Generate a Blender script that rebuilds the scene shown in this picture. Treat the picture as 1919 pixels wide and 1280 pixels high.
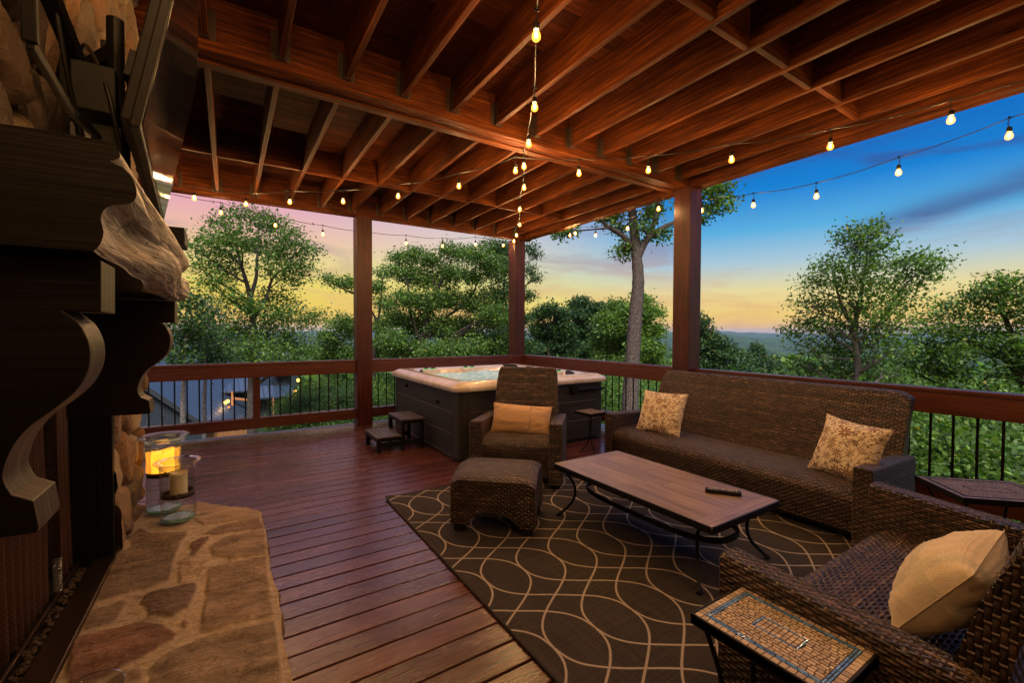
import bpy, math, random
import numpy as np
from mathutils import Vector, Matrix
from math import sin, cos, pi, radians, sqrt, atan2

for o in list(bpy.data.objects): bpy.data.objects.remove(o, do_unlink=True)
SC = bpy.context.scene
COL = SC.collection
RNG = np.random.default_rng(7)
random.seed(7)

# ------------------------------------------------------------------ camera
FPX, YAW, PITCH, ROLL = 821.8, 0.5733, -0.0217, 0.0041
CAM = np.array([-4.9301, -7.2106, 1.5])
_F = np.array([sin(YAW)*cos(PITCH), cos(YAW)*cos(PITCH), sin(PITCH)])
_R = np.array([cos(YAW), -sin(YAW), 0.0]); _U = np.cross(_R, _F)
_R2 = cos(ROLL)*_R + sin(ROLL)*_U; _U2 = -sin(ROLL)*_R + cos(ROLL)*_U
cd = bpy.data.cameras.new('camera'); cam = bpy.data.objects.new('camera', cd); COL.objects.link(cam)
cd.sensor_width = 36; cd.lens = FPX/1919*36; cd.clip_end = 20000; cd.clip_start = 0.05
cam.matrix_world = Matrix([[_R2[i], _U2[i], -_F[i], CAM[i]] for i in range(3)] + [[0, 0, 0, 1]])
SC.camera = cam

def ray(x, y): return _F + _R2*(x-959.5)/FPX - _U2*(y-640)/FPX
def far(x, y, D):
    """point seen in direction (x,y) at horizontal distance D metres"""
    d = ray(x, y); return CAM + d*(D/math.hypot(d[0], d[1]))
def onz(x, y, z): d = ray(x, y); return CAM + d*((z-CAM[2])/d[2])
def onv(x, y, v): d = ray(x, y); return CAM + d*((v-CAM[1])/d[1])
def onu(x, y, u): d = ray(x, y); return CAM + d*((u-CAM[0])/d[0])

# ------------------------------------------------------------------ world
def srgb(r, g, b, a=1):
    f = lambda c: (c/255/12.92 if c <= 10.31 else ((c/255+0.055)/1.055)**2.4)
    return (f(r), f(g), f(b), a)
W = bpy.data.worlds.new('World'); SC.world = W; W.use_nodes = True
nt = W.node_tree; N = nt.nodes; LK = nt.links; N.clear()
def wn(t, **k):
    n = N.new(t)
    for a, b in k.items(): setattr(n, a, b)
    return n
def wmath(op, a, b=None, c=None, clamp=False):
    n = N.new('ShaderNodeMath'); n.operation = op; n.use_clamp = clamp
    for i, v in enumerate((a, b, c)):
        if v is None: continue
        if isinstance(v, (int, float)): n.inputs[i].default_value = v
        else: LK.new(v, n.inputs[i])
    return n.outputs[0]
def wramp(fac, stops):
    r = N.new('ShaderNodeValToRGB'); e = r.color_ramp.elements
    e[0].position, e[0].color = stops[0]; e[1].position, e[1].color = stops[-1]
    for p, c in stops[1:-1]:
        q = e.new(p); q.color = c
    LK.new(fac, r.inputs[0]); return r.outputs[0]
def wmix(f, a, b):
    n = N.new('ShaderNodeMix'); n.data_type = 'RGBA'
    for s, v in ((0, f), (6, a), (7, b)):
        if isinstance(v, (int, float)): n.inputs[s].default_value = v
        elif isinstance(v, tuple): n.inputs[s].default_value = v
        else: LK.new(v, n.inputs[s])
    return n.outputs[2]
tc = N.new('ShaderNodeTexCoord'); sep = N.new('ShaderNodeSeparateXYZ'); LK.new(tc.outputs['Generated'], sep.inputs[0])
dx, dy, dz = sep.outputs
elev = wmath('DIVIDE', wmath('ARCSINE', dz), radians(40.0), clamp=True)           # 0..1 over 0..40 deg
azi = wmath('ARCTAN2', dx, dy)                                                      # 0 = +Y, + towards +X
ta = wmath('DIVIDE', wmath('SUBTRACT', azi, radians(2.0)), radians(68.0), clamp=True)
LEFT = wramp(elev, [(0.0, srgb(240, 180, 60)), (0.06, srgb(232, 192, 70)), (0.13, srgb(228, 206, 88)), (0.20, srgb(228, 204, 130)), (0.27, srgb(230, 182, 156)),
                    (0.36, srgb(222, 160, 178)), (0.60, srgb(190, 156, 180)), (1.0, srgb(110, 120, 150))])
MID = wramp(elev, [(0.0, srgb(238, 190, 70)), (0.08, srgb(230, 208, 84)), (0.17, srgb(222, 216, 140)), (0.27, srgb(216, 204, 188)),
                   (0.40, srgb(185, 180, 215)), (0.60, srgb(150, 160, 200)), (1.0, srgb(96, 116, 150))])
RIGHT = wramp(elev, [(0.0, srgb(242, 176, 84)), (0.05, srgb(240, 200, 92)), (0.12, srgb(228, 212, 146)), (0.20, srgb(165, 194, 208)),
                     (0.29, srgb(84, 168, 216)), (0.40, srgb(8, 122, 204)), (0.58, srgb(4, 78, 172)), (1.0, srgb(96, 116, 150))])
f1 = wmath('DIVIDE', ta, 0.42, clamp=True); f2 = wmath('DIVIDE', wmath('SUBTRACT', ta, 0.40), 0.34, clamp=True)
sky = wmix(f2, wmix(f1, LEFT, MID), RIGHT)
mp = N.new('ShaderNodeMapping'); mp.inputs['Scale'].default_value = (1.6, 1.6, 8.5); mp.inputs['Rotation'].default_value = (0.12, -0.10, 0.3)
LK.new(tc.outputs['Generated'], mp.inputs[0])
cn = N.new('ShaderNodeTexNoise'); cn.inputs['Scale'].default_value = 2.1; cn.inputs['Detail'].default_value = 7; cn.inputs['Roughness'].default_value = 0.55
cn.inputs['Distortion'].default_value = 0.6
LK.new(mp.outputs[0], cn.inputs['Vector'])
cl = wramp(cn.outputs[0], [(0.50, (0, 0, 0, 1)), (0.66, (1, 1, 1, 1))])
cloudcol = wramp(elev, [(0.0, srgb(226, 160, 90)), (0.12, srgb(216, 164, 116)), (0.24, srgb(150, 128, 150)), (0.40, srgb(58, 62, 122)), (1.0, srgb(60, 70, 130))])
amt = wmath('MULTIPLY', N.new('ShaderNodeRGBToBW').outputs[0], 0.55)
bw = amt.node.inputs[0].links[0].from_node; LK.new(cl, bw.inputs[0])
sky = wmix(amt, sky, cloudcol)
# one long purple evening cloud low in the north-east
st1 = wmath('SUBTRACT', wmath('ARCSINE', dz), wmath('ADD', radians(12.2), wmath('MULTIPLY', wmath('SUBTRACT', azi, radians(79)), 0.20)))
st2 = wmath('POWER', 2.718, wmath('MULTIPLY', wmath('MULTIPLY', st1, st1), -1/(radians(1.15)**2)))
st3 = wmath('DIVIDE', wmath('SUBTRACT', azi, radians(68)), radians(8), clamp=True)
st4 = wmath('MULTIPLY', wmath('MULTIPLY', st2, st3), wmath('MULTIPLY', cn.outputs[0], 1.75), clamp=True)
sky = wmix(wmath('MULTIPLY', st4, .85), sky, srgb(62, 60, 122))
# ground half of the dome
sky = wmix(wmath('MULTIPLY', wmath('LESS_THAN', dz, -0.02), 1.0), sky, srgb(60, 80, 60))
nish = N.new('ShaderNodeTexSky'); nish.sky_type = 'NISHITA'; nish.sun_disc = False
nish.sun_elevation = radians(3.0); nish.sun_rotation = radians(12.0)
b1 = N.new('ShaderNodeBackground'); LK.new(wmath('ADD', 0.72, wmath('MULTIPLY', wmath('DIVIDE', wmath('SUBTRACT', wmath('ARCSINE', dz), radians(24.0)), radians(14.0), clamp=True), 2.0)), b1.inputs[1]); LK.new(sky, b1.inputs[0])
b2 = N.new('ShaderNodeBackground'); b2.inputs[1].default_value = 0.0006; LK.new(nish.outputs[0], b2.inputs[0])
ad = N.new('ShaderNodeAddShader'); LK.new(b1.outputs[0], ad.inputs[0]); LK.new(b2.outputs[0], ad.inputs[1])
wo = N.new('ShaderNodeOutputWorld'); LK.new(ad.outputs[0], wo.inputs[0])

sl = bpy.data.lights.new('sun', 'SUN'); sl.energy = 3.9; sl.angle = radians(25); sl.color = (1.0, 0.93, 0.84)
sun = bpy.data.objects.new('sun', sl); COL.objects.link(sun)
sun.rotation_euler = Vector((0.18, 0.62, -0.76)).to_track_quat('-Z', 'Y').to_euler()   # soft dusk light from high behind the house
VS = SC.view_settings; VS.view_transform = 'Standard'; VS.look = 'None'; VS.gamma = 1; VS.exposure = 0.6
SC.render.engine = 'CYCLES'

# ------------------------------------------------------------------ helpers
def tag(o, label=None, cat=None, group=None, kind=None):
    if label: o['label'] = label
    if cat: o['category'] = cat
    if group: o['group'] = group
    if kind: o['kind'] = kind
    return o
def empty(name, loc=(0, 0, 0), rz=0, label=None, cat=None, group=None):
    o = bpy.data.objects.new(name, None); o.empty_display_size = .1; COL.objects.link(o)
    o.location = loc; o.rotation_euler = (0, 0, rz); return tag(o, label, cat, group)
def copy_tree(o, parent=None):
    c = o.copy(); COL.objects.link(c); c.parent = parent
    for ch in list(o.children): copy_tree(ch, c)
    return c

class MB:
    def __init__(s): s.v = []; s.f = []; s.uv = []; s.m = []; s.r = []; s.n = 0; s.sm = []
    def add(s, V, Fs, UV=None, m=0, r=None, smooth=False):
        V = np.asarray(V, float).reshape(-1, 3)
        k = s.n; s.v.append(V); s.n += len(V)
        if r is None: r = random.random()
        for i, f in enumerate(Fs):
            s.f.append([k+j for j in f]); s.m.append(m); s.sm.append(smooth); s.r.append(r)
            s.uv.append([(0, 0)]*len(f) if UV is None else UV[i])
        return s
    def box(s, c, d, rot=None, m=0, r=None, grain=None):
        d = np.array(d, float); c = np.array(c, float)
        sg = np.array([(-1, -1, -1), (1, -1, -1), (1, 1, -1), (-1, 1, -1), (-1, -1, 1), (1, -1, 1), (1, 1, 1), (-1, 1, 1)])*d/2
        if rot is not None: P = sg @ np.array(rot).T + c
        else: P = sg + c
        Fs = [(0, 3, 2, 1), (4, 5, 6, 7), (0, 1, 5, 4), (2, 3, 7, 6), (1, 2, 6, 5), (3, 0, 4, 7)]
        L = int(np.argmax(d)) if grain is None else grain
        o1, o2 = random.uniform(0, 50), random.uniform(0, 50)
        UV = []
        for f in Fs:
            q = sg[list(f)]; sp = np.ptp(q, axis=0); ax = [a for a in range(3) if sp[a] > 1e-9 or d[a] == 0]
            fixed = int(np.argmin(sp))
            ax = [a for a in range(3) if a != fixed]
            if L in ax: a, b = L, [t for t in ax if t != L][0]
            else: a, b = ax
            UV.append([(p[a]+o1, p[b]+o2+0.37*fixed) for p in q])
        return s.add(P, Fs, UV, m, r)
    def box2(s, p0, p1, **k):
        p0 = np.array(p0, float); p1 = np.array(p1, float); return s.box((p0+p1)/2, np.abs(p1-p0), **k)
    def bar(s, a, b, w, h, m=0, r=None, up=(0, 0, 1)):
        a = np.array(a, float); b = np.array(b, float); d = b-a; L = np.linalg.norm(d); x = d/L
        up = np.array(up, float)
        if abs(x@up) > .99: up = np.array([1., 0, 0])
        y = np.cross(up, x); y /= np.linalg.norm(y); z = np.cross(x, y)
        return s.box((a+b)/2, (L, w, h), rot=np.stack([x, y, z], 1), m=m, r=r, grain=0)
    def grid(s, P, U=None, V=None, m=0, r=None, smooth=True, closed=False):
        P = np.asarray(P, float); ny, nx = P.shape[:2]
        if U is None:
            U = np.concatenate([[0], np.cumsum(np.linalg.norm(np.diff(P[ny//2], axis=0), axis=1))])
        if V is None:
            V = np.concatenate([[0], np.cumsum(np.linalg.norm(np.diff(P[:, nx//2], axis=0), axis=1))])
        if np.ndim(U) == 1: U = np.tile(U, (ny, 1))
        if np.ndim(V) == 1: V = np.tile(np.array(V)[:, None], (1, nx))
        k = s.n; s.v.append(P.reshape(-1, 3)); s.n += nx*ny
        if r is None: r = random.random()
        for j in range(ny-1):
            for i in range(nx-1):
                a = j*nx+i; s.f.append([k+a, k+a+1, k+a+nx+1, k+a+nx])
                s.uv.append([(U[j, i], V[j, i]), (U[j, i+1], V[j, i+1]), (U[j+1, i+1], V[j+1, i+1]), (U[j+1, i], V[j+1, i])])
                s.m.append(m); s.sm.append(smooth); s.r.append(r)
        return s
    def tube(s, pts, rad, n=8, m=0, r=None, cap=True, smooth=True):
        pts = np.asarray(pts, float); k = len(pts)
        rad = np.full(k, rad, float) if np.ndim(rad) == 0 else np.asarray(rad, float)
        T = np.gradient(pts, axis=0); T /= np.linalg.norm(T, axis=1)[:, None]+1e-12
        a = np.array([0, 0, 1.]) if abs(T[0][2]) < .9 else np.array([1., 0, 0])
        P = np.zeros((k, n+1, 3)); th = np.linspace(0, 2*pi, n+1)
        x = np.cross(a, T[0]); x /= np.linalg.norm(x)
        for i in range(k):
            x = x-(x@T[i])*T[i]; x /= np.linalg.norm(x)+1e-12; y = np.cross(T[i], x)
            P[i] = pts[i]+rad[i]*(np.cos(th)[:, None]*x+np.sin(th)[:, None]*y)
        L = np.concatenate([[0], np.cumsum(np.linalg.norm(np.diff(pts, axis=0), axis=1))])
        s.grid(P, U=th/(2*pi)*2*pi*max(rad), V=L, m=m, r=r, smooth=smooth)
        if cap:
            s.add(P[0, :-1][::-1], [tuple(range(n))], None, m, r); s.add(P[-1, :-1], [tuple(range(n))], None, m, r)
        return s
    def lathe(s, prof, c=(0, 0, 0), n=24, m=0, smooth=True, sx=1, sy=1):
        th = np.linspace(0, 2*pi, n+1); P = np.array([[(c[0]+r*cos(t)*sx, c[1]+r*sin(t)*sy, c[2]+z) for t in th] for r, z in prof])
        return s.grid(P, m=m, smooth=smooth)
    def prism(s, poly, axis, a, b, m=0, r=None, smooth=False, M=None):
        """closed 2D polygon extruded along axis between a and b"""
        poly = np.asarray(poly, float); n = len(poly)
        oth = [i for i in range(3) if i != axis]
        A = np.zeros((n, 3)); A[:, oth[0]] = poly[:, 0]; A[:, oth[1]] = poly[:, 1]; B = A.copy(); A[:, axis] = a; B[:, axis] = b
        V = np.vstack([A, B]); area = 0.5*np.sum(poly[:, 0]*np.roll(poly[:, 1], -1)-np.roll(poly[:, 0], -1)*poly[:, 1])
        L = np.concatenate([[0], np.cumsum(np.linalg.norm(np.roll(poly, -1, 0)-poly, axis=1))]); o = random.uniform(0, 9)
        Fs = []; UV = []
        for i in range(n):
            j = (i+1) % n; Fs.append((i, j, n+j, n+i)); UV.append([(L[i]+o, a), (L[i+1]+o, a), (L[i+1]+o, b), (L[i]+o, b)])
        if M is not None: V = V @ np.array(M)[:3, :3].T + np.array(M)[:3, 3]
        s.add(V, Fs, UV, m, r, smooth)
        k = s.n-2*n
        flip = (area > 0) ^ (axis == 1)
        for base, fl in ((0, flip), (n, not flip)):
            idx = list(range(base, base+n)); uv = [(p[0]+o, p[1]) for p in poly]
            if fl: idx = idx[::-1]; uv = uv[::-1]
            s.f.append([k+i for i in idx]); s.uv.append(uv); s.m.append(m); s.sm.append(False); s.r.append(s.r[-1])
        return s
    def build(s, name, mats, parent=None, bevel=0, M=None, seg=2):
        me = bpy.data.meshes.new(name)
        V = np.vstack(s.v) if s.v else np.zeros((0, 3))
        if M is not None: V = V @ np.array(M)[:3, :3].T + np.array(M)[:3, 3]
        me.from_pydata(V.tolist(), [], s.f)
        uvl = me.uv_layers.new(name='UVMap'); flat = [c for f in s.uv for p in f for c in p]
        uvl.data.foreach_set('uv', flat)
        me.polygons.foreach_set('material_index', s.m); me.polygons.foreach_set('use_smooth', s.sm)
        at = me.attributes.new('rnd', 'FLOAT', 'FACE'); at.data.foreach_set('value', s.r)
        if not isinstance(mats, (list, tuple)): mats = [mats]
        for m in mats: me.materials.append(m)
        me.update()
        o = bpy.data.objects.new(name, me); COL.objects.link(o)
        if parent is not None: o.parent = parent
        if bevel:
            b = o.modifiers.new('b', 'BEVEL'); b.width = bevel; b.segments = seg; b.limit_method = 'ANGLE'; b.angle_limit = radians(40)
            b.harden_normals = False
        return o

def spline(pts, n=6, closed=False):
    pts = [np.array(p, float) for p in pts]; out = []
    m = len(pts)
    for i in range(m if closed else m-1):
        g = lambda k: pts[k % m] if closed else pts[min(max(k, 0), m-1)]
        p0, p1, p2, p3 = g(i-1), g(i), g(i+1), g(i+2)
        for t in np.linspace(0, 1, n, endpoint=False):
            out.append(.5*((2*p1)+(-p0+p2)*t+(2*p0-5*p1+4*p2-p3)*t*t+(-p0+3*p1-3*p2+p3)*t**3))
    if not closed: out.append(pts[-1])
    return np.array(out)
def Rz(a): c, s = cos(a), sin(a); return np.array([[c, -s, 0], [s, c, 0], [0, 0, 1.]])
def Rx(a): c, s = cos(a), sin(a); return np.array([[1., 0, 0], [0, c, -s], [0, s, c]])
def Ry(a): c, s = cos(a), sin(a); return np.array([[c, 0, s], [0, 1., 0], [-s, 0, c]])
def vnoise(x, y, seed=0):
    def h(i, j):
        n = (i.astype(np.int64)*374761393+j.astype(np.int64)*668265263+seed*1442695) & 0x7fffffff
        n = ((n ^ (n >> 13))*1274126177) & 0x7fffffff
        return ((n ^ (n >> 16)) & 0xffff)/65535.0
    xi, yi = np.floor(x), np.floor(y); fx, fy = x-xi, y-yi; fx = fx*fx*(3-2*fx); fy = fy*fy*(3-2*fy)
    a = h(xi, yi)*(1-fx)+h(xi+1, yi)*fx; b = h(xi, yi+1)*(1-fx)+h(xi+1, yi+1)*fx
    return a*(1-fy)+b*fy
def fbm(x, y, o=4, seed=0):
    x = np.asarray(x, float); y = np.asarray(y, float); t = 0; a = .5
    for k in range(o): t = t+a*vnoise(x*2**k, y*2**k, seed+k); a *= .5
    return t

# ------------------------------------------------------------------ materials
class G:
    """small node-graph helper"""
    def __init__(s, name):
        s.mat = bpy.data.materials.new(name); s.mat.use_nodes = True; s.t = s.mat.node_tree; s.t.nodes.clear()
        s.out = s.t.nodes.new('ShaderNodeOutputMaterial')
    def n(s, t, **k):
        n = s.t.nodes.new(t)
        for a, b in k.items(): setattr(n, a, b)
        return n
    def set(s, sock, v):
        if v is None: return
        if isinstance(v, bpy.types.NodeSocket): s.t.links.new(v, sock)
        else:
            if isinstance(v, (tuple, list)) and sock.type == 'RGBA' and len(v) == 3: v = (*v, 1)
            sock.default_value = v
    def math(s, op, a, b=None, c=None, clamp=False):
        n = s.n('ShaderNodeMath', operation=op); n.use_clamp = clamp
        for i, v in enumerate((a, b, c)): s.set(n.inputs[i], v)
        return n.outputs[0]
    def mix(s, f, a, b, mode='MIX'):
        n = s.n('ShaderNodeMix', data_type='RGBA'); n.blend_type = mode
        s.set(n.inputs[0], f); s.set(n.inputs[6], a); s.set(n.inputs[7], b); return n.outputs[2]
    def ramp(s, f, stops, interp='LINEAR'):
        r = s.n('ShaderNodeValToRGB'); e = r.color_ramp.elements; r.color_ramp.interpolation = interp
        cv = lambda c: (c, c, c, 1) if isinstance(c, (int, float)) else ((*c, 1) if len(c) == 3 else c)
        e[0].position, e[0].color = stops[0][0], cv(stops[0][1]); e[1].position, e[1].color = stops[-1][0], cv(stops[-1][1])
        for p, c in stops[1:-1]: q = e.new(p); q.color = cv(c)
        s.set(r.inputs[0], f); return r.outputs[0]
    def uv(s): return s.n('ShaderNodeTexCoord').outputs['UV']
    def obj(s): return s.n('ShaderNodeTexCoord').outputs['Object']
    def pos(s): return s.n('ShaderNodeNewGeometry').outputs['Position']
    def attr(s, a='rnd'): return s.n('ShaderNodeAttribute', attribute_name=a).outputs['Fac']
    def attrc(s, a='Col'): return s.n('ShaderNodeAttribute', attribute_name=a).outputs['Color']
    def map(s, v, scale=(1, 1, 1), rot=(0, 0, 0), loc=(0, 0, 0)):
        m = s.n('ShaderNodeMapping'); s.set(m.inputs['Vector'], v); s.set(m.inputs['Scale'], scale); s.set(m.inputs['Rotation'], rot); s.set(m.inputs['Location'], loc)
        return m.outputs[0]
    def noise(s, v, scale=5, detail=4, rough=.5, dist=0, col=False):
        m = s.n('ShaderNodeTexNoise'); s.set(m.inputs['Vector'], v); s.set(m.inputs['Scale'], scale); m.inputs['Detail'].default_value = detail
        m.inputs['Roughness'].default_value = rough; m.inputs['Distortion'].default_value = dist
        return m.outputs['Color' if col else 'Fac']
    def voro(s, v, scale=5, feature='F1', out='Distance', rand=1):
        m = s.n('ShaderNodeTexVoronoi', feature=feature); s.set(m.inputs['Vector'], v); s.set(m.inputs['Scale'], scale); s.set(m.inputs['Randomness'], rand); return m.outputs[out]
    def sep(s, v): m = s.n('ShaderNodeSeparateXYZ'); s.set(m.inputs[0], v); return m.outputs
    def comb(s, x, y, z=0.0):
        m = s.n('ShaderNodeCombineXYZ')
        for i, v in enumerate((x, y, z)): s.set(m.inputs[i], v)
        return m.outputs[0]
    def bump(s, h, strength=.5, dist=.01, normal=None):
        m = s.n('ShaderNodeBump'); s.set(m.inputs['Height'], h); m.inputs['Strength'].default_value = strength; m.inputs['Distance'].default_value = dist
        if normal is not None: s.set(m.inputs['Normal'], normal)
        return m.outputs[0]
    def bsdf(s, col, rough=.6, metal=0, spec=.5, normal=None, **k):
        b = s.n('ShaderNodeBsdfPrincipled'); s.set(b.inputs['Base Color'], col); s.set(b.inputs['Roughness'], rough); s.set(b.inputs['Metallic'], metal)
        s.set(b.inputs['Specular IOR Level'], spec)
        if normal is not None: s.set(b.inputs['Normal'], normal)
        for a, v in k.items(): s.set(b.inputs[a.replace('_', ' ')], v)
        return b.outputs[0]
    def done(s, sh): s.t.links.new(sh, s.out.inputs['Surface']); return s.mat

def wood(name, dark, mid, light, rough=.45, spec=.5, grain=1.0, bump=.35, knots=True, var=.35, coat=0, wear=None, wearcol=None, roughvar=.15):
    g = G(name); uv = g.uv(); r = g.attr()
    uv2 = g.map(uv, (1, 1, 1)); off = g.comb(g.math('MULTIPLY', r, 17.0), g.math('MULTIPLY', r, 31.0)); 
    add = g.n('ShaderNodeVectorMath', operation='ADD'); g.set(add.inputs[0], uv2); g.set(add.inputs[1], off); p = add.outputs[0]
    warp = g.noise(g.map(p, (1.2, 6, 1)), 1.0, 2, .5)
    fine = g.noise(g.map(p, (3*grain, 150*grain, 1)), 1.0, 5, .62, .2)
    y = g.sep(p)[1]
    rings = g.math('SINE', g.math('ADD', g.math('MULTIPLY', y, 190*grain), g.math('MULTIPLY', warp, 22.0)))
    rings = g.math('MULTIPLY_ADD', rings, .5, .5)
    t = g.math('ADD', g.math('MULTIPLY', fine, .84), g.math('MULTIPLY', rings, .10))
    blotch = g.noise(g.map(p, (1.3, 5, 1)), 1.6, 3, .6)
    t = g.math('ADD', t, g.math('MULTIPLY', g.math('SUBTRACT', blotch, .5), .5))
    col = g.ramp(t, [(.25, dark), (.5, mid), (.78, light)])
    if knots:
        kn = g.voro(g.map(p, (.9, 5.5, 1)), 1.25, 'F1')
        kf = g.ramp(kn, [(.025, 1.0), (.075, 0.0)])
        col = g.mix(g.math('MULTIPLY', kf, .85), col, tuple(c*.28 for c in dark))
    b = g.math('ADD', g.math('MULTIPLY', r, var*2), 1-var)
    col = g.mix(1.0, col, g.comb(b, b, b), 'MULTIPLY')
    if wear is not None:
        wf = g.ramp(g.noise(g.pos(), wear[0], 6, .68), [(wear[1], 0.0), (wear[2], 1.0)])
        col = g.mix(g.math('MULTIPLY', wf, wear[3]), col, wearcol)
    ro = g.math('ADD', rough-roughvar/2, g.math('MULTIPLY', blotch, roughvar))
    nrm = g.bump(g.math('ADD', fine, g.math('MULTIPLY', rings, .15)), bump, .003)
    return g.done(g.bsdf(col, ro, 0, spec, nrm, **({'Coat_Weight': coat, 'Coat_Roughness': .15} if coat else {})))

def plain(name, col, rough=.5, metal=0, spec=.5, nscale=30, namt=.12, bump=.1, coat=0):
    g = G(name); n = g.noise(g.pos(), nscale, 5, .6)
    k = g.math('ADD', 1-namt, g.math('MULTIPLY', n, 2*namt))
    c = g.mix(1.0, col, g.comb(k, k, k), 'MULTIPLY')
    ro = g.math('ADD', rough-.06, g.math('MULTIPLY', n, .12))
    return g.done(g.bsdf(c, ro, metal, spec, g.bump(n, bump, .004), **({'Coat_Weight': coat} if coat else {})))

M = {}
M['deck'] = wood('deck_board', (.032, .008, .005), (.088, .024, .013), (.17, .056, .034), rough=.25, spec=.65, grain=.8, bump=.22, var=.30,
                 wear=(1.3, .52, .75, .35), wearcol=(.17, .10, .09), roughvar=.3)
M['border'] = wood('weathered_board', (.16, .13, .115), (.33, .28, .25), (.50, .45, .42), rough=.6, spec=.3, grain=.9, bump=.6, wear=(3, .45, .6, .6), wearcol=(.09, .03, .02))
M['post'] = wood('stained_post', (.015, .0035, .0025), (.052, .010, .006), (.125, .028, .014), rough=.42, spec=.35, grain=.55, bump=.5, var=.12)
M['rail'] = wood('stained_rail', (.038, .009, .005), (.085, .020, .010), (.15, .042, .02), rough=.40, spec=.45, grain=.7, bump=.4, var=.15)
M['joist'] = wood('stained_joist', (.020, .004, .001), (.085, .020, .003), (.25, .070, .009), rough=.6, spec=.14, grain=.6, bump=.45, var=.24)
M['ceil'] = wood('ceiling_board', (.022, .005, .002), (.060, .014, .004), (.11, .030, .009), rough=.7, spec=.06, grain=.6, bump=.4, var=.35)
M['gray'] = wood('grey_weathered_beam', (.06, .05, .045), (.14, .12, .11), (.24, .21, .19), rough=.7, spec=.2, grain=.7, bump=.5)
M['log'] = None
M['black'] = plain('black_metal', (.006, .0055, .0055), .5, .1, .25)
M['steel'] = plain('galvanised_hanger', (.10, .07, .05), .45, .7)
M['blackplastic'] = plain('black_plastic', (.007, .007, .008), .5, 0, .3)
M['rubber'] = plain('black_cable', (.008, .008, .008), .5)

def wicker(name, cx=.020, cy=.0125, bstr=1.0, bd=.004, tint=1.0):
    g = G(name); uv = g.uv(); s3 = g.sep(uv)
    wob = g.noise(uv, 9, 2, .5)
    X = g.math('ADD', g.math('DIVIDE', s3[0], cx), g.math('MULTIPLY', g.math('SUBTRACT', wob, .5), .35))
    Y = g.math('ADD', g.math('DIVIDE', s3[1], cy), g.math('MULTIPLY', g.math('SUBTRACT', wob, .5), .5))
    row = g.math('FLOOR', Y); fy = g.math('SUBTRACT', Y, row)
    wave = g.math('COSINE', g.math('MULTIPLY', g.math('ADD', X, row), pi))
    py = g.math('SUBTRACT', 1.0, g.math('POWER', g.math('ABSOLUTE', g.math('MULTIPLY_ADD', fy, 2.0, -1.0)), 2.5))
    h1 = g.math('MULTIPLY', py, g.math('MULTIPLY_ADD', wave, .42, .58))
    fx = g.math('ABSOLUTE', g.math('SUBTRACT', X, g.math('ROUND', X)))
    px = g.math('SUBTRACT', 1.0, g.math('POWER', g.math('MULTIPLY', fx, 3.2), 2.0), clamp=True)
    h2 = g.math('MULTIPLY', px, g.math('MULTIPLY_ADD', wave, -.40, .45))
    H = g.math('MAXIMUM', h1, h2)
    isv = g.math('GREATER_THAN', h2, h1)
    # per strand colour
    rr = g.noise(g.comb(g.math('MULTIPLY', X, .09), g.math('MULTIPLY', row, 7.31), 0.0), 1.0, 3, .6)
    rs = g.n('ShaderNodeTexWhiteNoise', noise_dimensions='1D'); g.set(rs.inputs['W'], row)
    cell = g.n('ShaderNodeTexWhiteNoise', noise_dimensions='2D'); g.set(cell.inputs['Vector'], g.comb(g.math('FLOOR', g.math('MULTIPLY', g.math('ADD', X, g.math('ADD', row, 1.0)), .5)), row, 0.0))
    tone = g.math('ADD', g.math('MULTIPLY', rr, .5), g.math('ADD', g.math('MULTIPLY', rs.outputs['Value'], .22), g.math('MULTIPLY', cell.outputs['Value'], .28)))
    k = tint
    col = g.ramp(tone, [(.28, (.010*k, .006*k, .005*k)), (.48, (.034*k, .019*k, .013*k)), (.64, (.092*k, .052*k, .036*k)), (.85, (.26*k, .165*k, .12*k))])
    col = g.mix(g.math('MULTIPLY', isv, .5), col, (.10*k, .060*k, .036*k))
    gap = g.ramp(H, [(.14, 1.0), (.42, 0.0)])
    col = g.mix(gap, col, (.006, .004, .003))
    scr = g.noise(g.map(uv, (60, 700, 1)), 1.0, 2, .6)
    hh = g.math('ADD', H, g.math('MULTIPLY', scr, .05))
    ro = g.math('ADD', .26, g.math('MULTIPLY', rr, .2))
    return g.done(g.bsdf(col, ro, 0, .5, g.bump(hh, bstr, bd)))
M['wicker'] = wicker('dark_wicker', .024, .0165, 1.0, .006)
M['wickerbig'] = wicker('dark_wicker_near', .024, .0150, 1.0, .007, 1.15)

def stone_mat(name, base_attr=True, strata=False):
    g = G(name); c = g.attrc('Col'); p = g.pos()
    n1 = g.noise(g.map(p, (1, 1, 1)), 7, 8, .65, .4); n2 = g.noise(g.map(p, (3, 9, 6), (0.2, .1, .5)), 5, 9, .7, .9); n3 = g.noise(p, 90, 4, .7)
    k = g.math('ADD', .55, g.math('ADD', g.math('MULTIPLY', n1, .5), g.math('MULTIPLY', n2, .42)))
    col = g.mix(1.0, c, g.comb(k, k, k), 'MULTIPLY')
    col = g.mix(g.ramp(n2, [(.5, 0.0), (.75, .45)]), col, (.22, .12, .055))
    col = g.mix(g.ramp(n1, [(.28, .5), (.42, 0.0)]), col, (.045, .032, .026))
    h = g.math('ADD', g.math('MULTIPLY', n2, 1.0), g.math('ADD', g.math('MULTIPLY', n3, .25), g.math('MULTIPLY', n1, .6)))
    return g.done(g.bsdf(col, .78, 0, .3, g.bump(h, 1.0, .026)))
M['stone'] = stone_mat('field_stone')

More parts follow.
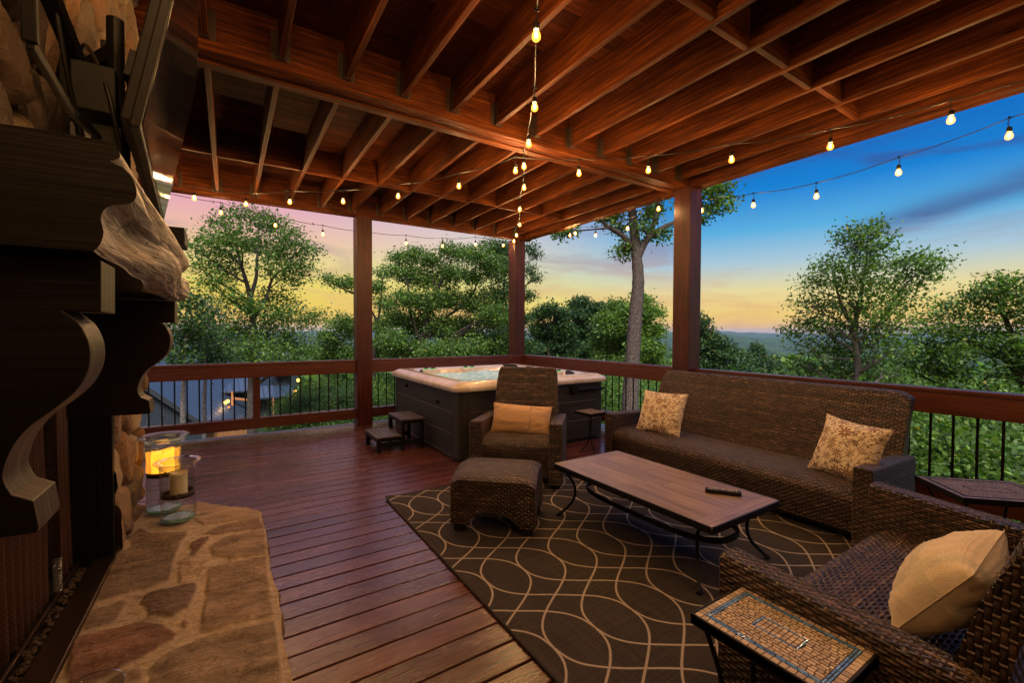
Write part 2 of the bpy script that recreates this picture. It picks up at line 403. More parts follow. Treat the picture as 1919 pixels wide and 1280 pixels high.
def npmesh(name, V, Q, mats, parent=None, col=None, uv=None, smooth=True, midx=None):
    """fast mesh from numpy quads; col = per-vertex colour"""
    V = np.asarray(V, np.float32); Q = np.asarray(Q, np.int32); nq, k = Q.shape
    me = bpy.data.meshes.new(name)
    me.vertices.add(len(V)); me.vertices.foreach_set('co', V.ravel())
    me.loops.add(nq*k); me.loops.foreach_set('vertex_index', Q.ravel())
    me.polygons.add(nq); me.polygons.foreach_set('loop_start', np.arange(0, nq*k, k, dtype=np.int32))
    if smooth: me.polygons.foreach_set('use_smooth', np.ones(nq, bool))
    if not isinstance(mats, (list, tuple)): mats = [mats]
    for m in mats: me.materials.append(m)
    if midx is not None: me.polygons.foreach_set('material_index', np.asarray(midx, np.int32))
    if col is not None:
        a = me.color_attributes.new('Col', 'FLOAT_COLOR', 'POINT'); c = np.ones((len(V), 4), np.float32); c[:, :3] = col; a.data.foreach_set('color', c.ravel())
    if uv is not None:
        l = me.uv_layers.new(name='UVMap'); l.data.foreach_set('uv', np.asarray(uv, np.float32)[Q.ravel()].ravel())
    me.update(calc_edges=True); me.validate()
    o = bpy.data.objects.new(name, me); COL.objects.link(o)
    if parent is not None: o.parent = parent
    return o
def gridquads(ny, nx, base=0):
    a = (np.arange(ny-1)[:, None]*nx+np.arange(nx-1)[None]).ravel()+base
    return np.stack([a, a+1, a+nx+1, a+nx], 1)

# ================================================================== DECK
mb = MB(); v = 0.20; k = 0
mbb = MB()
while v > -9.3:
    w = .1515 if k else .20
    x = -8.6
    tgt = mbb if k < 1 else mb
    while x < .22:
        x1 = .22
        tgt.box2((x+.002, v-w+.0095, -.030), (x1-.002, v-.0005, random.uniform(-.0022, .0008)))
        x = x1
    v -= w; k += 1
floor = tag(mb.build('deck_floor', M['deck'], bevel=.004, seg=2), kind='structure')
tag(mbb.build('deck_border', M['border'], bevel=.004, seg=2), kind='structure')
mb = MB()
mb.box2((-8.6, .165, -.33), (.23, .205, -.031)); mb.box2((.19, -9.3, -.33), (.23, .163, -.031))
for i in range(21):
    mb.box2((-8.5+i*.42, -9.2, -.32), (-8.46+i*.42, .163, -.032))
tag(mb.build('deck_framing', M['gray']), kind='structure')
mb = MB()   # posts that carry the deck down the slope
for px, py in ((-7.9, 0), (-5.2, 0), (-2.6, 0), (0.02, 0), (0.02, -3.6), (0.02, -7.2)):
    mb.box2((px-.12, py-.12, -8.0), (px+.12, py+.12, -.332))
tag(mb.build('deck_substructure', M['gray']), kind='structure')

# posts ---------------------------------------------------------------
ZR = 3.33
def post(x0, y0, label):
    p = MB(); p.box2((x0, y0, .001), (x0+.24, y0+.24, ZR-.002))
    return tag(p.build('wooden_post', M['post'], bevel=.008), label, 'post', 'stained timber posts carrying the roof')
post(-3.225, -.05, 'stained timber roof post standing left of the hot tub, between two railing spans')
post(-.20, .018, 'stained timber roof post at the far corner of the deck, behind the hot tub')
post(-.10, -3.80, 'stained timber roof post behind the left end of the wicker sofa')
post(-.10, -8.60, 'stained timber roof post at the near end of the right railing')
post(-8.3, -.05, 'stained timber roof post at the left end of the deck')

# railings ------------------------------------------------------------
def railing(axis, fix, a, b, label, bars, mid=(), inw=-1):
    """inner face at coordinate fix, rail runs from a to b along axis"""
    t = empty('deck_railing', (a if axis == 0 else fix, fix if axis == 0 else a, 0), 0, label, 'railing', 'deck railing spans')
    base = np.array(t.location)
    def bx(mb, p, q, z0, z1, t0, t1):
        lo = (p, fix+t0, z0) if axis == 0 else (fix+t0, p, z0); hi = (q, fix+t1, z1) if axis == 0 else (fix+t1, q, z1)
        mb.box2(np.array(lo)-base, np.array(hi)-base)
    m_ = MB(); bx(m_, a, b, 1.005, 1.045, -.004, .145); bx(m_, a, b, .835, 1.003, 0, .04); bx(m_, a, b, .835, 1.003, .10, .14)
    bx(m_, a+.001, b-.001, .95, 1.002, .042, .098)
    m_.build('top_rail', M['rail'], t, bevel=.005)
    m_ = MB(); bx(m_, a, b, .215, .255, 0, .14); bx(m_, a, b, .105, .213, .003, .043); bx(m_, a, b, .105, .213, .095, .137)
    m_.build('bottom_rail', M['rail'], t, bevel=.005)
    for u in bars:
        m_ = MB(); P = np.array([(u, fix+.07, .255) if axis == 0 else (fix+.07, u, .255), (u, fix+.07, .95) if axis == 0 else (fix+.07, u, .95)])-base
        n = 60; zz = np.linspace(0, 1, n); path = P[0]+(P[1]-P[0])*zz[:, None]
        rr = .0088+.0016*(np.arange(n) % 2)
        m_.tube(path, rr, 7, cap=False); m_.build('baluster', M['black'], t)
    for u in mid:
        m_ = MB(); bx(m_, u-.045, u+.045, .256, .834, .03, .11); m_.build('mid_post', M['rail'], t, bevel=.004)
    return t
bl = [-3.36-.1345*i for i in range(9)]+[-4.74-.1335*i for i in range(24)]
railing(0, 0.0, -8.05, -3.227, 'stained railing span with black bars in front of the dark blue house', bl, mid=(-4.603, -6.6))
railing(0, 0.0, -2.983, -.005, 'stained railing span behind the back left side of the hot tub', [-2.86+.137*i for i in range(20)])
railing(1, 0.0, -3.558, .14, 'stained railing span from the far corner post to the post behind the sofa', [-3.46+.139*i for i in range(25)])
railing(1, 0.0, -8.598, -3.802, 'long stained railing span with black bars running behind the wicker sofa', [-3.94-.139*i for i in range(33)])

# ROOF ----------------------------------------------------------------
roof = empty('deck_roof', (0, 0, ZR), 0, 'stained timber deck roof of joists and boards overhead, hung with string lights', 'roof')
Mi = np.eye(4); Mi[2, 3] = -ZR
def rb(name, boxes, mat='joist', bevel=.005, seg=2):
    m_ = MB()
    for p, q in boxes: m_.box2(p, q)
    return m_.build(name, M[mat], roof, bevel=bevel, M=Mi, seg=seg)
JT = ZR+.36        # underside of the boards
rb('rim_beam', [((-8.5, .003, ZR), (.19, .045, JT-.002)), ((-8.5, .047, ZR+.001), (.19, .09, JT-.002)), ((-8.5, .092, ZR-.003), (.19, .135, JT-.002))])
rb('rim_beam', [((.003, -9.2, ZR), (.045, .001, JT-.002)), ((.047, -9.2, ZR+.001), (.09, .001, JT-.002)), ((.092, -9.2, ZR-.003), (.135, .001, JT-.002))])
rb('main_beam', [((-8.5, -3.70, ZR+.002), (-.001, -3.655, JT-.002)), ((-8.5, -3.652, ZR), (-.001, -3.607, JT-.002)), ((-8.5, -3.604, ZR+.001), (-.001, -3.56, JT-.002))])
rb('main_beam', [((-8.5, -3.557, ZR-.012), (-.001, -3.47, ZR+.048))])
ju = [-8.13+.4405*i for i in range(19)]
for u in ju:
    if u > -.1: continue
    rb('joist', [((u-.021, -3.468, ZR+.055), (u+.021, .001, JT-.001))])
for u in ju:
    if u > -.1: continue
    rb('joist', [((u-.021, -9.2, ZR+.072), (u+.021, -3.702, JT-.001))])
def hangers(vp, sgn, z0):
    for u in ju:
        if u < -6.2 or u > -.2: continue
        m_ = MB()
        for s in (-1, 1):
            m_.box2((u+s*.0215, vp, z0-.004), (u+s*.026, vp+sgn*.055, z0+.19)); m_.box2((u+s*.0215, vp, z0-.004), (u+s*.062, vp+sgn*.003, z0+.19))
            for q in range(4): m_.box2((u+s*.044-.005, vp+sgn*.003, z0+.02+q*.045), (u+s*.044+.005, vp+sgn*.008, z0+.03+q*.045))
        m_.box2((u-.026, vp+sgn*.001, z0-.007), (u+.026, vp+sgn*.05, z0-.004))
        m_.build('joist_hanger', M['steel'], roof, M=Mi)
hangers(.002, -1, ZR+.055); hangers(-3.703, -1, ZR+.072)
def blocking(vc, z0):
    for i in range(len(ju)-1):
        if ju[i] < -6.3: continue
        o = .02 if i % 2 else -.02
        rb('blocking', [((ju[i]+.022, vc+o-.02, z0), (min(ju[i+1]-.022, -.001), vc+o+.02, JT-.003))], bevel=.004)
blocking(-1.46, ZR+.06); blocking(-5.57, ZR+.078)
m_ = MB(); v = .14; 
while v > -9.3:
    x = -8.6
    while x < .2:
        x1 = min(x+random.uniform(2, 4.5), .2); m_.box2((x+.001, v-.139, JT), (x1-.001, v, JT+.03+random.uniform(0, .002))); x = x1
    v -= .143
m_.build('ceiling_boards', M['ceil'], roof, M=Mi)
# water-proof layer over the boards, so daylight does not leak through the gaps
rb('roof_deck', [((-8.6, -9.3, JT+.04), (.2, .15, JT+.16))], 'gray', 0)

# house wall behind the photographer ---------------------------------
M['siding'] = wood('dark_siding', (.03, .02, .015), (.06, .04, .03), (.09, .06, .045), rough=.7, spec=.2)
m_ = MB()
for i in range(25): m_.box2((-8.6, -9.5, -.03+i*.155), (.1, -9.32-(.012 if i % 2 else 0), .125+i*.155-.004))
tag(m_.build('house_wall', M['siding']), 'dark board clad house wall closing the near end of the deck', 'house wall')

# ================================================================== STRING LIGHTS
g = G('bulb_glass')
fr = g.n('ShaderNodeLayerWeight'); fr.inputs[0].default_value = .35
em = g.n('ShaderNodeEmission'); g.set(em.inputs[0], (1.0, .36, .045)); em.inputs[1].default_value = 1.15
tr = g.n('ShaderNodeBsdfTransparent'); tr.inputs[0].default_value = (1, .86, .6, 1)
a_ = g.n('ShaderNodeAddShader'); g.t.links.new(em.outputs[0], a_.inputs[0]); g.t.links.new(tr.outputs[0], a_.inputs[1])
M['bulb'] = g.done(a_.outputs[0])
g = G('bulb_filament'); em = g.n('ShaderNodeEmission'); g.set(em.inputs[0], (1.0, .62, .22)); em.inputs[1].default_value = 60; M['filament'] = g.done(em.outputs[0])
BULB_W = 13.5
def string_light(label, bulbs, ends, drop=.13, size=1.0, watts=None):
    """bulbs: list of bulb-centre points; ends: extra cord points before / after"""
    t = empty('string_light', tuple(bulbs[len(bulbs)//2]), 0, label, 'string lights', 'strings of bulbs under the roof')
    b0 = np.array(bulbs[len(bulbs)//2])
    tops = [np.array(b)+np.array([0, 0, drop]) for b in bulbs]
    nodes = [np.array(e) for e in ends[0]]+tops+[np.array(e) for e in ends[1]]
    path = []
    for i in range(len(nodes)-1):
        a, b = nodes[i], nodes[i+1]; L = np.linalg.norm(b-a)
        for s in np.linspace(0, 1, 7)[:-1]:
            p = a+(b-a)*s; p = p-np.array([0, 0, .10*L*s*(1-s)]); path.append(p)
    path.append(nodes[-1])
    m_ = MB(); m_.tube(np.array(path)-b0, .0042*size, 6); m_.build('cord', M['rubber'], t)
    for tp, b in zip(tops, bulbs):
        b = np.array(b); sw = np.array([random.uniform(-.008, .008), random.uniform(-.008, .008), 0])
        m_ = MB(); c = b-b0
        m_.tube([tp-b0+[-.016, 0, .004], tp-b0, tp-b0+[.016, 0, .004]], .0075*size, 6)
        m_.tube([tp-b0, (tp-b0+c)/2+sw+[0, 0, .02], c+[0, 0, .055*size]], .0035*size, 6)
        m_.tube(np.array([[0, 0, .062], [0, 0, .056], [0, 0, .028], [0, 0, .022]])*size+c, np.array([.010, .0165, .0175, .016])*size, 12)
        o = m_.build('socket', M['blackplastic'], t)
        m_ = MB(); m_.lathe([(r*size, z*size) for r, z in [(.012, .024), (.014, .016), (.021, .002), (.0245, -.012), (.0235, -.024), (.016, -.034), (.006, -.039), (.0005, -.040)]], c, 16)
        o = m_.build('bulb', M['bulb'], t)
        m_ = MB(); m_.lathe([(.0005, .012), (.007*size, .006), (.0085*size, -.008), (.006*size, -.018), (.0005, -.022)], c, 10); m_.build('filament', M['filament'], o)
        ld = bpy.data.lights.new('bulb_light', 'POINT'); ld.energy = BULB_W if watts is None else watts; ld.color = (1.0, .62, .33); ld.shadow_soft_size = .02
        lo = bpy.data.objects.new('bulb_light', ld); COL.objects.link(lo); lo.parent = t; lo.location = tuple(c+[0, 0, -.008])
    return t
zb = 3.13
S1 = [onz(x, y, zb-.02) for x, y in [(1005, 63), (1002, 198), (991, 267), (982, 310), (982, 350), (974, 391), (974, 420), (968, 440), (963, 451)]]
string_light('string of amber bulbs running diagonally from overhead to the far corner post', S1, ([(-4.3, -6.6, 3.30)], [(-.22, -.2, 3.22)]))
S2 = [onz(x, y, z) for x, y, z in [(364, 370, 3.14), (461, 381, 3.12), (543, 377, 3.10), (643, 376, 3.10), (746, 366, 3.10), (860, 347, 3.10), (966, 318, 3.12),
                                  (1085, 323, 3.09), (1215, 317, 3.06), (1371, 297, 3.04), (1556, 272, 3.05)]]
S2.append(onz(1782, 222, 3.06))
string_light('string of amber bulbs crossing under the middle of the roof from left to right', S2, ([(-6.2, -.3, 3.33)], [onz(1850, 170, 3.24), (-.3, -8.2, 3.30)]))
S3 = [onv(x, y, .19) for x, y in [(414, 397), (516, 421), (605, 438), (689, 449), (761, 455), (829, 460), (891, 457), (943, 459)]]
string_light('string of bulbs drooping along the left outer beam above the railing', S3, ([(-5.9, .16, 3.36)], [(-.05, .19, 3.38)]), watts=6.0)
S4 = [onu(x, y, .2) for x, y in [(1068, 440), (1078, 436), (1116, 440), (1172, 426), (1234, 390), (1315, 393), (1412, 383), (1530, 366), (1684, 321), (1891, 252)]]
S4[3] = onu(1176, 427, .2)
S4[4] = onu(1234, 390, -.25)
string_light('string of white glowing bulbs drooping against the blue sky along the right outer beam', S4, ([(.16, -.9, 3.36)], [(.2, -7.4, 3.30)]), watts=6.0)

S5 = [(-3.98, -5.72, 3.12), (-4.35, -5.8, 3.08), (-4.75, -5.95, 3.08), (-4.98, -6.45, 3.10), (-5.05, -7.1, 3.10), (-5.1, -7.8, 3.12)]  # out-of-view string added to brighten the hearth and chimney stones
string_light('added amber bulbs out of view beside the chimney, brightening the hearth and stones', [np.array(p) for p in S5], ([(-3.7, -5.5, 3.3)], [(-5.3, -8.6, 3.33)]), watts=14)
S6 = [(-4.4, -8.5, 3.08), (-3.6, -8.3, 3.06), (-2.8, -8.1, 3.05), (-2.0, -7.9, 3.05), (-1.2, -7.7, 3.08)]  # second unseen string, added for more light on the foreground furniture
string_light('added amber bulbs out of view behind the loveseat, brightening the near furniture', [np.array(p) for p in S6], ([(-5.2, -8.8, 3.33)], [(-.3, -7.6, 3.33)]))

# ================================================================== FIREPLACE
UW = -5.42           # face of the chimney
HZ = .42             # top of the hearth
def seg_dist(px, py, poly):
    """signed distance (positive inside) of points to polygon"""
    poly = np.asarray(poly, float); n = len(poly); d = np.full(px.shape, 1e9); ins = np.zeros(px.shape, bool)
    for i in range(n):
        a, b = poly[i], poly[(i+1) % n]; e = b-a; L = e@e+1e-12
        t = np.clip(((px-a[0])*e[0]+(py-a[1])*e[1])/L, 0, 1); d = np.minimum(d, np.hypot(px-a[0]-t*e[0], py-a[1]-t*e[1]))
        c = ((a[1] > py) != (b[1] > py)) & (px < (b[0]-a[0])*(py-a[1])/(b[1]-a[1]+1e-12)+a[0]); ins ^= c
    return np.where(ins, d, -d)
# hearth slab: flagstones traced in plan, set in sandy mortar
hst = [([(60, 400), (220, 300), (300, 335), (520, 330), (440, 480), (400, 640), (180, 700), (-60, 775), (-60, 500)], (.17, .105, .060)),
       ([(590, 140), (970, 180), (980, 225), (800, 255), (600, 285), (545, 250), (560, 150)], (.27, .165, .095)),
       ([(590, 340), (700, 292), (970, 228), (995, 298), (900, 315), (700, 345)], (.20, .115, .070)),
       ([(518, 470), (530, 400), (580, 370), (665, 360), (620, 410), (570, 465)], (.13, .055, .040)),
       ([(640, 425), (740, 355), (1000, 310), (1012, 462), (800, 495), (680, 485)], (.22, .135, .080)),
       ([(445, 510), (690, 503), (600, 590), (450, 645)], (.33, .205, .115)),
       ([(640, 565), (800, 520), (1020, 478), (1060, 850), (800, 915), (595, 965), (612, 800)], (.21, .125, .078)),
       ([(205, 780), (250, 722), (400, 680), (578, 648), (575, 700), (530, 810), (410, 858), (270, 850)], (.115, .065, .048)),
       ([(-160, 850), (155, 742), (130, 800), (50, 900), (-160, 960)], (.20, .12, .075)),
       ([(-230, 1010), (0, 940), (240, 890), (372, 900), (448, 965), (430, 1010), (250, 1110), (130, 1170), (-290, 1420)], (.19, .075, .040)),
       ([(455, 915), (490, 870), (532, 900), (500, 932)], (.22, .10, .06)),
       ([(270, 1200), (330, 1130), (440, 1060), (620, 990), (1075, 875), (1125, 1290), (1130, 1700), (280, 1700)], (.21, .135, .085)),
       ([(-350, 1500), (120, 1190), (230, 1170), (250, 1700), (-350, 1900)], (.24, .14, .08))]
def z2(p): return onz(200+p[0]/3.37, 900+p[1]/3.37, HZ)[:2]
polys = [(np.array([z2(p) for p in poly]), c) for poly, c in hst]
nu, nv = 120, 420
us = np.linspace(UW+.005, -4.775, nu); t = np.linspace(0, 1, nv)
vend = np.interp(us, [-5.42, -5.11, -4.80, -4.775], [-3.86, -3.84, -4.19, -4.21])
UU = np.tile(us, (nv, 1)); VV = -6.45+(vend[None]+6.45)*t[:, None]**.8
edge = fbm(VV*6, UU*0+3, 4, 5)-.5
UU = UU+np.where(UU > -4.80, edge*.022, 0)
Zh = np.zeros_like(UU); C = np.zeros(UU.shape+(3,)); C[:] = (.54, .42, .32)
C *= (.8+.5*fbm(UU*30, VV*30, 4, 2))[..., None]
wob = (fbm(UU*14, VV*14, 4, 11)-.5)*.03
for i, (poly, c) in enumerate(polys):
    d = seg_dist(UU, VV, poly)+wob*.6
    s = np.clip((d+.002)/.014, 0, 1); s = s*s*(3-2*s)
    st = fbm(UU*9+i*7+VV*4, VV*22+i*3, 5, i)                     # layered sandstone
    ter = np.floor(st*9)/9*.6+st*.4
    hz = .010+(ter-.5)*.022
    Zh = Zh*(1-s)+hz*s
    cc = (np.array(c)*.75+np.mean(c)*.5)*(.72+1.65*st)[..., None]
    C = C*(1-s[..., None])+cc*s[..., None]
Zh += (fbm(UU*70, VV*70, 3, 9)-.5)*.006+(fbm(UU*24, VV*24, 4, 19)-.5)*.010
Pm = np.stack([UU, VV, HZ-.004+Zh], -1).reshape(-1, 3)
V0 = [Pm]; Q = [gridquads(nv, nu)]
# skirt: slab edge going down
def skirt(idx, rev):
    global V0, Q
    top = Pm[idx]; base = sum(len(a) for a in V0); rows = [top]
    for k, (zz, o) in enumerate([(-.03, .006), (-.07, 0.0), (-.10, -.012)]):
        r = top.copy(); r[:, 2] = HZ+zz; off = (fbm(top[:, 0]*12+k, top[:, 1]*12, 4, k)-.5)*.03+o
        cx = np.array([-5.1, -5.2]); dd = r[:, :2]-cx; nrm = np.zeros_like(dd)
        nrm[:, 0] = 1.0 if rev == 0 else .3; nrm[:, 1] = 0 if rev == 0 else 1.0
        r[:, :2] += nrm*off[:, None]; rows.append(r)
    A = np.array(rows); V0.append(A.reshape(-1, 3)); q = gridquads(len(rows), len(idx), base); Q.append(q[:, ::-1] if rev == 0 else q)
skirt(np.arange(nv)*nu+nu-1, 0); skirt((nv-1)*nu+np.arange(nu), 1)
Vs = np.vstack(V0); Cc = np.ones((len(Vs), 3))*(.22, .135, .08); Cc[:len(Pm)] = C.reshape(-1, 3)
hearth = empty('stone_hearth', (-5.1, -5.0, 0), 0, 'raised flagstone hearth slab with sandy mortar joints in front of the fireplace', 'hearth')
o = npmesh('hearth_slab', Vs-np.array([-5.1, -5.0, 0]), np.vstack(Q), M['stone'], hearth, Cc)

def stone_wall(name, W_, H_, sx, sz, seed, holes=(), parent=None, amp=.055, mort=(.035, .022, .015), res=.011, pal=None, Mx=None, stretch=1):
    """height-field of rounded field stones; local x along wall, z up, y outwards"""
    r = np.random.default_rng(seed)
    nx, nz = max(int(W_/sx), 1), max(int(H_/sz), 1)
    S = []
    for i in range(-1, nx+1):
        for j in range(-1, nz+1):
            S.append(((i+.5+.5*(j % 2)*.8+r.uniform(-.33, .33))*W_/nx, (j+.5+r.uniform(-.33, .33))*H_/nz))
    S = np.array(S); cols = pal[r.integers(0, len(pal), len(S))]*r.uniform(.75, 1.25, (len(S), 1)); hs = r.uniform(.55, 1.15, len(S)); tl = r.uniform(-.35, .35, (len(S), 2))
    gx, gz = int(W_/res)+2, int(H_/res)+2
    X, Z = np.meshgrid(np.linspace(0, W_, gx), np.linspace(0, H_, gz))
    wx = X+(fbm(X*9, Z*9, 3, seed)-.5)*.05; wz = Z+(fbm(X*9, Z*9, 3, seed+5)-.5)*.05
    dd = np.hypot((wx[..., None]-S[:, 0])/sx, (wz[..., None]-S[:, 1])/sz); o_ = np.argsort(dd, -1)[..., :2]
    d1 = np.take_along_axis(dd, o_[..., :1], -1)[..., 0]; d2 = np.take_along_axis(dd, o_[..., 1:2], -1)[..., 0]; k = o_[..., 0]
    e = (d2-d1); s = np.clip((e-.06)/.26, 0, 1); s = np.sqrt(1-(1-s)**2)
    h = s*amp*hs[k]+s*(tl[k, 0]*(wx-S[k, 0])+tl[k, 1]*(wz-S[k, 1]))*.5+(fbm(X*26, Z*26, 4, seed+1)-.5)*.012
    m = np.clip((e-.03)/.035, 0, 1)[..., None]
    C = np.array(mort)*(1-m)+cols[k]*m*(.8+.4*fbm(X*8+k*3, Z*8, 4, seed+3))[..., None]
    P = np.stack([X, h, Z], -1).reshape(-1, 3); Q = gridquads(gz, gx)
    if holes:
        cx = P[Q].mean(1); keep = np.ones(len(Q), bool)
        for (x0, x1, z0, z1) in holes: keep &= ~((cx[:, 0] > x0) & (cx[:, 0] < x1) & (cx[:, 2] > z0) & (cx[:, 2] < z1))
        Q = Q[keep]
    if Mx is not None: P = P@Mx[:3, :3].T+Mx[:3, 3]
    return npmesh(name, P, Q, M['stone'], parent, C.reshape(-1, 3))
pal = np.array([(.30, .20, .125), (.36, .26, .17), (.24, .16, .11), (.33, .19, .10), (.20, .15, .115), (.40, .30, .20), (.27, .17, .11)])
chim = empty('stone_chimney', (UW, -5.4, 0), 0, 'field stone chimney breast around the firebox at the left edge', 'chimney')
VE = -3.75          # far end of the chimney
Mx = np.eye(4); Mx[:3, :3] = np.array([[0, 1, 0], [1, 0, 0], [0, 0, 1.]]).T; 
# local x -> -v (towards the camera), local y -> +u
Mx = np.array([[0, 1, 0, 0.0], [-1, 0, 0, VE+5.4], [0, 0, 1, 0.0], [0, 0, 0, 1]], float)
FB0, FB1, FZ1 = .70, 3.3, 1.60      # firebox hole along the wall and its height above floor
stone_wall('stone_face', 4.4, 3.66, .165, .225, 3, holes=((FB0, FB1, HZ-.02, FZ1),), parent=chim, pal=pal, Mx=Mx)
Mx2 = np.array([[-1, 0, 0, 0.0], [0, 1, 0, VE+5.4], [0, 0, 1, 0.0], [0, 0, 0, 1]], float)
stone_wall('stone_return', .9, 3.66, .22, .28, 9, parent=chim, pal=pal, Mx=Mx2)
m_ = MB(); m_.box2((-.95, -2.95, 0), (-.03, VE+5.4-.035, .40)); m_.box2((-.95, -2.95, 1.75), (-.03, VE+5.4-.035, 3.68))
m_.box2((-.95, VE+5.4-FB0+.02, .401), (-.03, VE+5.4-.035, 1.749)); m_.box2((-.95, -2.95, .401), (-.85, VE+5.4-FB0, 1.749))
m_.build('masonry_core', M['gray'], chim)
m_ = MB(); m_.box2((0.02, -1.0, .001), (.56, 1.15, HZ-.10)); m_.build('hearth_base', M['gray'], hearth, M=np.array([[1, 0, 0, -.34], [0, 1, 0, -.45], [0, 0, 1, 0], [0, 0, 0, 1.]]))
# firebox lining, frame, mesh, rocks
fbx = empty('firebox', (UW, -5.4, HZ), 0, 'black framed firebox with a hanging chain mesh curtain', 'fireplace insert')
g = G('fire_brick'); uvn = g.uv(); br = g.n('ShaderNodeTexBrick'); g.set(br.inputs['Vector'], uvn); br.inputs['Scale'].default_value = 1.0
br.inputs['Brick Width'].default_value = .23; br.inputs['Row Height'].default_value = .115; br.inputs['Mortar Size'].default_value = .008
g.set(br.inputs['Color1'], (.24, .17, .12)); g.set(br.inputs['Color2'], (.17, .12, .085)); g.set(br.inputs['Mortar'], (.09, .065, .05))
M['firebrick'] = g.done(g.bsdf(g.mix(g.noise(g.pos(), 9, 5, .6), br.outputs[0], (.05, .04, .03)), .9, 0, .2, g.bump(br.outputs['Fac'], -.6, .01)))
b0 = -5.4; y1 = VE-FB0-b0; y0 = VE-FB1-b0
m_ = MB(); m_.box2((-.52, y0, -.03), (-.50, y1, 1.2), grain=1); m_.box2((-.50, y0, -.03), (-.02, y0+.02, 1.2)); m_.box2((-.50, y1-.02, -.03), (-.02, y1, 1.2)); m_.box2((-.52, y0, 1.2), (-.02, y1, 1.22))
m_.build('brick_lining', M['firebrick'], fbx)
m_ = MB(); m_.box2((-.5, y0+.02, -.025), (-.0, y1-.02, -.005)); m_.build('firebox_floor', plain('soot', (.02, .015, .012), .9), fbx)
m_ = MB(); m_.box2((-.03, y1-.035, -.004), (.028, y1+.012, 1.20)); m_.box2((-.12, y1-.034, -.003), (-.031, y1-.004, 1.2)); m_.box2((-.03, y0-.01, -.004), (.028, y0+.08, 1.2)); m_.box2((-.03, y0+.081, 1.13), (.028, y1-.036, 1.20))
m_.build('frame', M['black'], fbx, bevel=.003)
m_ = MB(); m_.box2((-.045, y0+.08, -.003), (.035, y1-.036, .022)); m_.box2((-.10, y0+.08, .0), (-.088, y1-.036, .028)); m_.build('bottom_rail', plain('dark_bronze', (.055, .035, .025), .35, .8), fbx, bevel=.003)
# chain mesh
g = G('chain_mesh'); s3 = g.sep(g.uv()); X = g.math('DIVIDE', s3[0], .0105); Y = g.math('DIVIDE', s3[1], .0105)
ro_ = g.math('FLOOR', Y); X = g.math('ADD', X, g.math('MULTIPLY', ro_, .5)); fx = g.math('SUBTRACT', g.math('FRACT', X), .5); fy = g.math('SUBTRACT', g.math('FRACT', Y), .5)
d = g.math('SQRT', g.math('ADD', g.math('MULTIPLY', fx, fx), g.math('MULTIPLY', fy, fy))); ring = g.math('LESS_THAN', g.math('ABSOLUTE', g.math('SUBTRACT', d, .40)), .20)
sh = g.bsdf((.13, .065, .042), .35, .7, .5, g.bump(ring, .6, .003)); tp = g.n('ShaderNodeBsdfTransparent'); mx = g.n('ShaderNodeMixShader')
g.set(mx.inputs[0], ring); g.t.links.new(tp.outputs[0], mx.inputs[1]); g.t.links.new(sh, mx.inputs[2]); M['mesh'] = g.done(mx.outputs[0])
for (a, b) in ((y1-.04, y1-.20), (y1-.37, y1-1.8)):
    n = int(abs(a-b)*220); yy = np.linspace(a, b, n); wv = .018*np.sin(yy*2*pi/.062+.6*np.sin(yy*17)); zz = np.linspace(.02, 1.15, 10)
    P = np.array([[(-.125+w*(.6+.5*(1-z)), y+.006*sin(7*z+y*9), z) for y, w in zip(yy, wv)] for z in zz])
    U_ = np.concatenate([[0], np.cumsum(np.hypot(np.diff(yy), np.diff(wv)))])
    m_ = MB(); m_.grid(P, U=U_, V=zz); m_.build('chain_curtain', M['mesh'], fbx)
m_ = MB(); m_.tube([(-.125, y0+.05, 1.155), (-.125, y1-.06, 1.155)], .007, 8); m_.build('curtain_rod', M['black'], fbx)
def rock(mb, c, r, seed):
    rr = np.random.default_rng(seed); th = np.linspace(0, pi, 6); ph = np.linspace(0, 2*pi, 8)
    P = np.array([[[sin(a)*cos(b), sin(a)*sin(b), cos(a)] for b in ph] for a in th])*r*np.array([1, 1, .75]); k = rr.uniform(.7, 1.2, P.shape[:2]+(1,)); k[:, -1] = k[:, 0]; k[0] = k[0, 0]; k[-1] = k[-1, 0]
    mb.grid(P*k+np.array(c), smooth=False)
M['lava'] = plain('lava_rock', (.05, .032, .024), .95, nscale=60, namt=.4, bump=.6)
m_ = MB()
for i in range(230):
    y = y0+.1+(y1-y0-.2)*i/230; rock(m_, (random.uniform(-.20, -.012) if i % 3 == 0 else -.066+random.uniform(-.018, .018), y, .008), random.uniform(.009, .018), i)
tag(m_.build('lava_rocks', M['lava'], fbx), kind='stuff')
gr = empty('log_grate', (UW-.30, VE-1.45, HZ), 0, 'black iron log grate inside the firebox seen through the mesh', 'fire grate')
m_ = MB()
for s in (-.35, .35): m_.tube([(-.12, s, 0), (-.12, s, .10), (.12, s, .10), (.12, s, 0)], .009, 8); m_.tube([(.13, s, .10), (.14, s, .32)], .011, 8)
for k in range(7): m_.tube([(-.12, -.3+.1*k, .11), (.12, -.3+.1*k, .11)], .008, 8)
m_.build('bars', M['black'], gr)
M['chrome'] = plain('spring_steel', (.35, .33, .30), .3, 1)
m_ = MB(); a = np.linspace(0, 2*pi*14, 200); m_.tube(np.stack([.013*np.cos(a), .013*np.sin(a), a/(2*pi*14)*.14], 1), .0022, 6)
sp = tag(m_.build('spring_handle', M['chrome']), 'small coiled steel spring handle hanging in the mesh opening', 'spring handle'); sp.location = (UW-.10, VE-FB0-.30, HZ+.02)

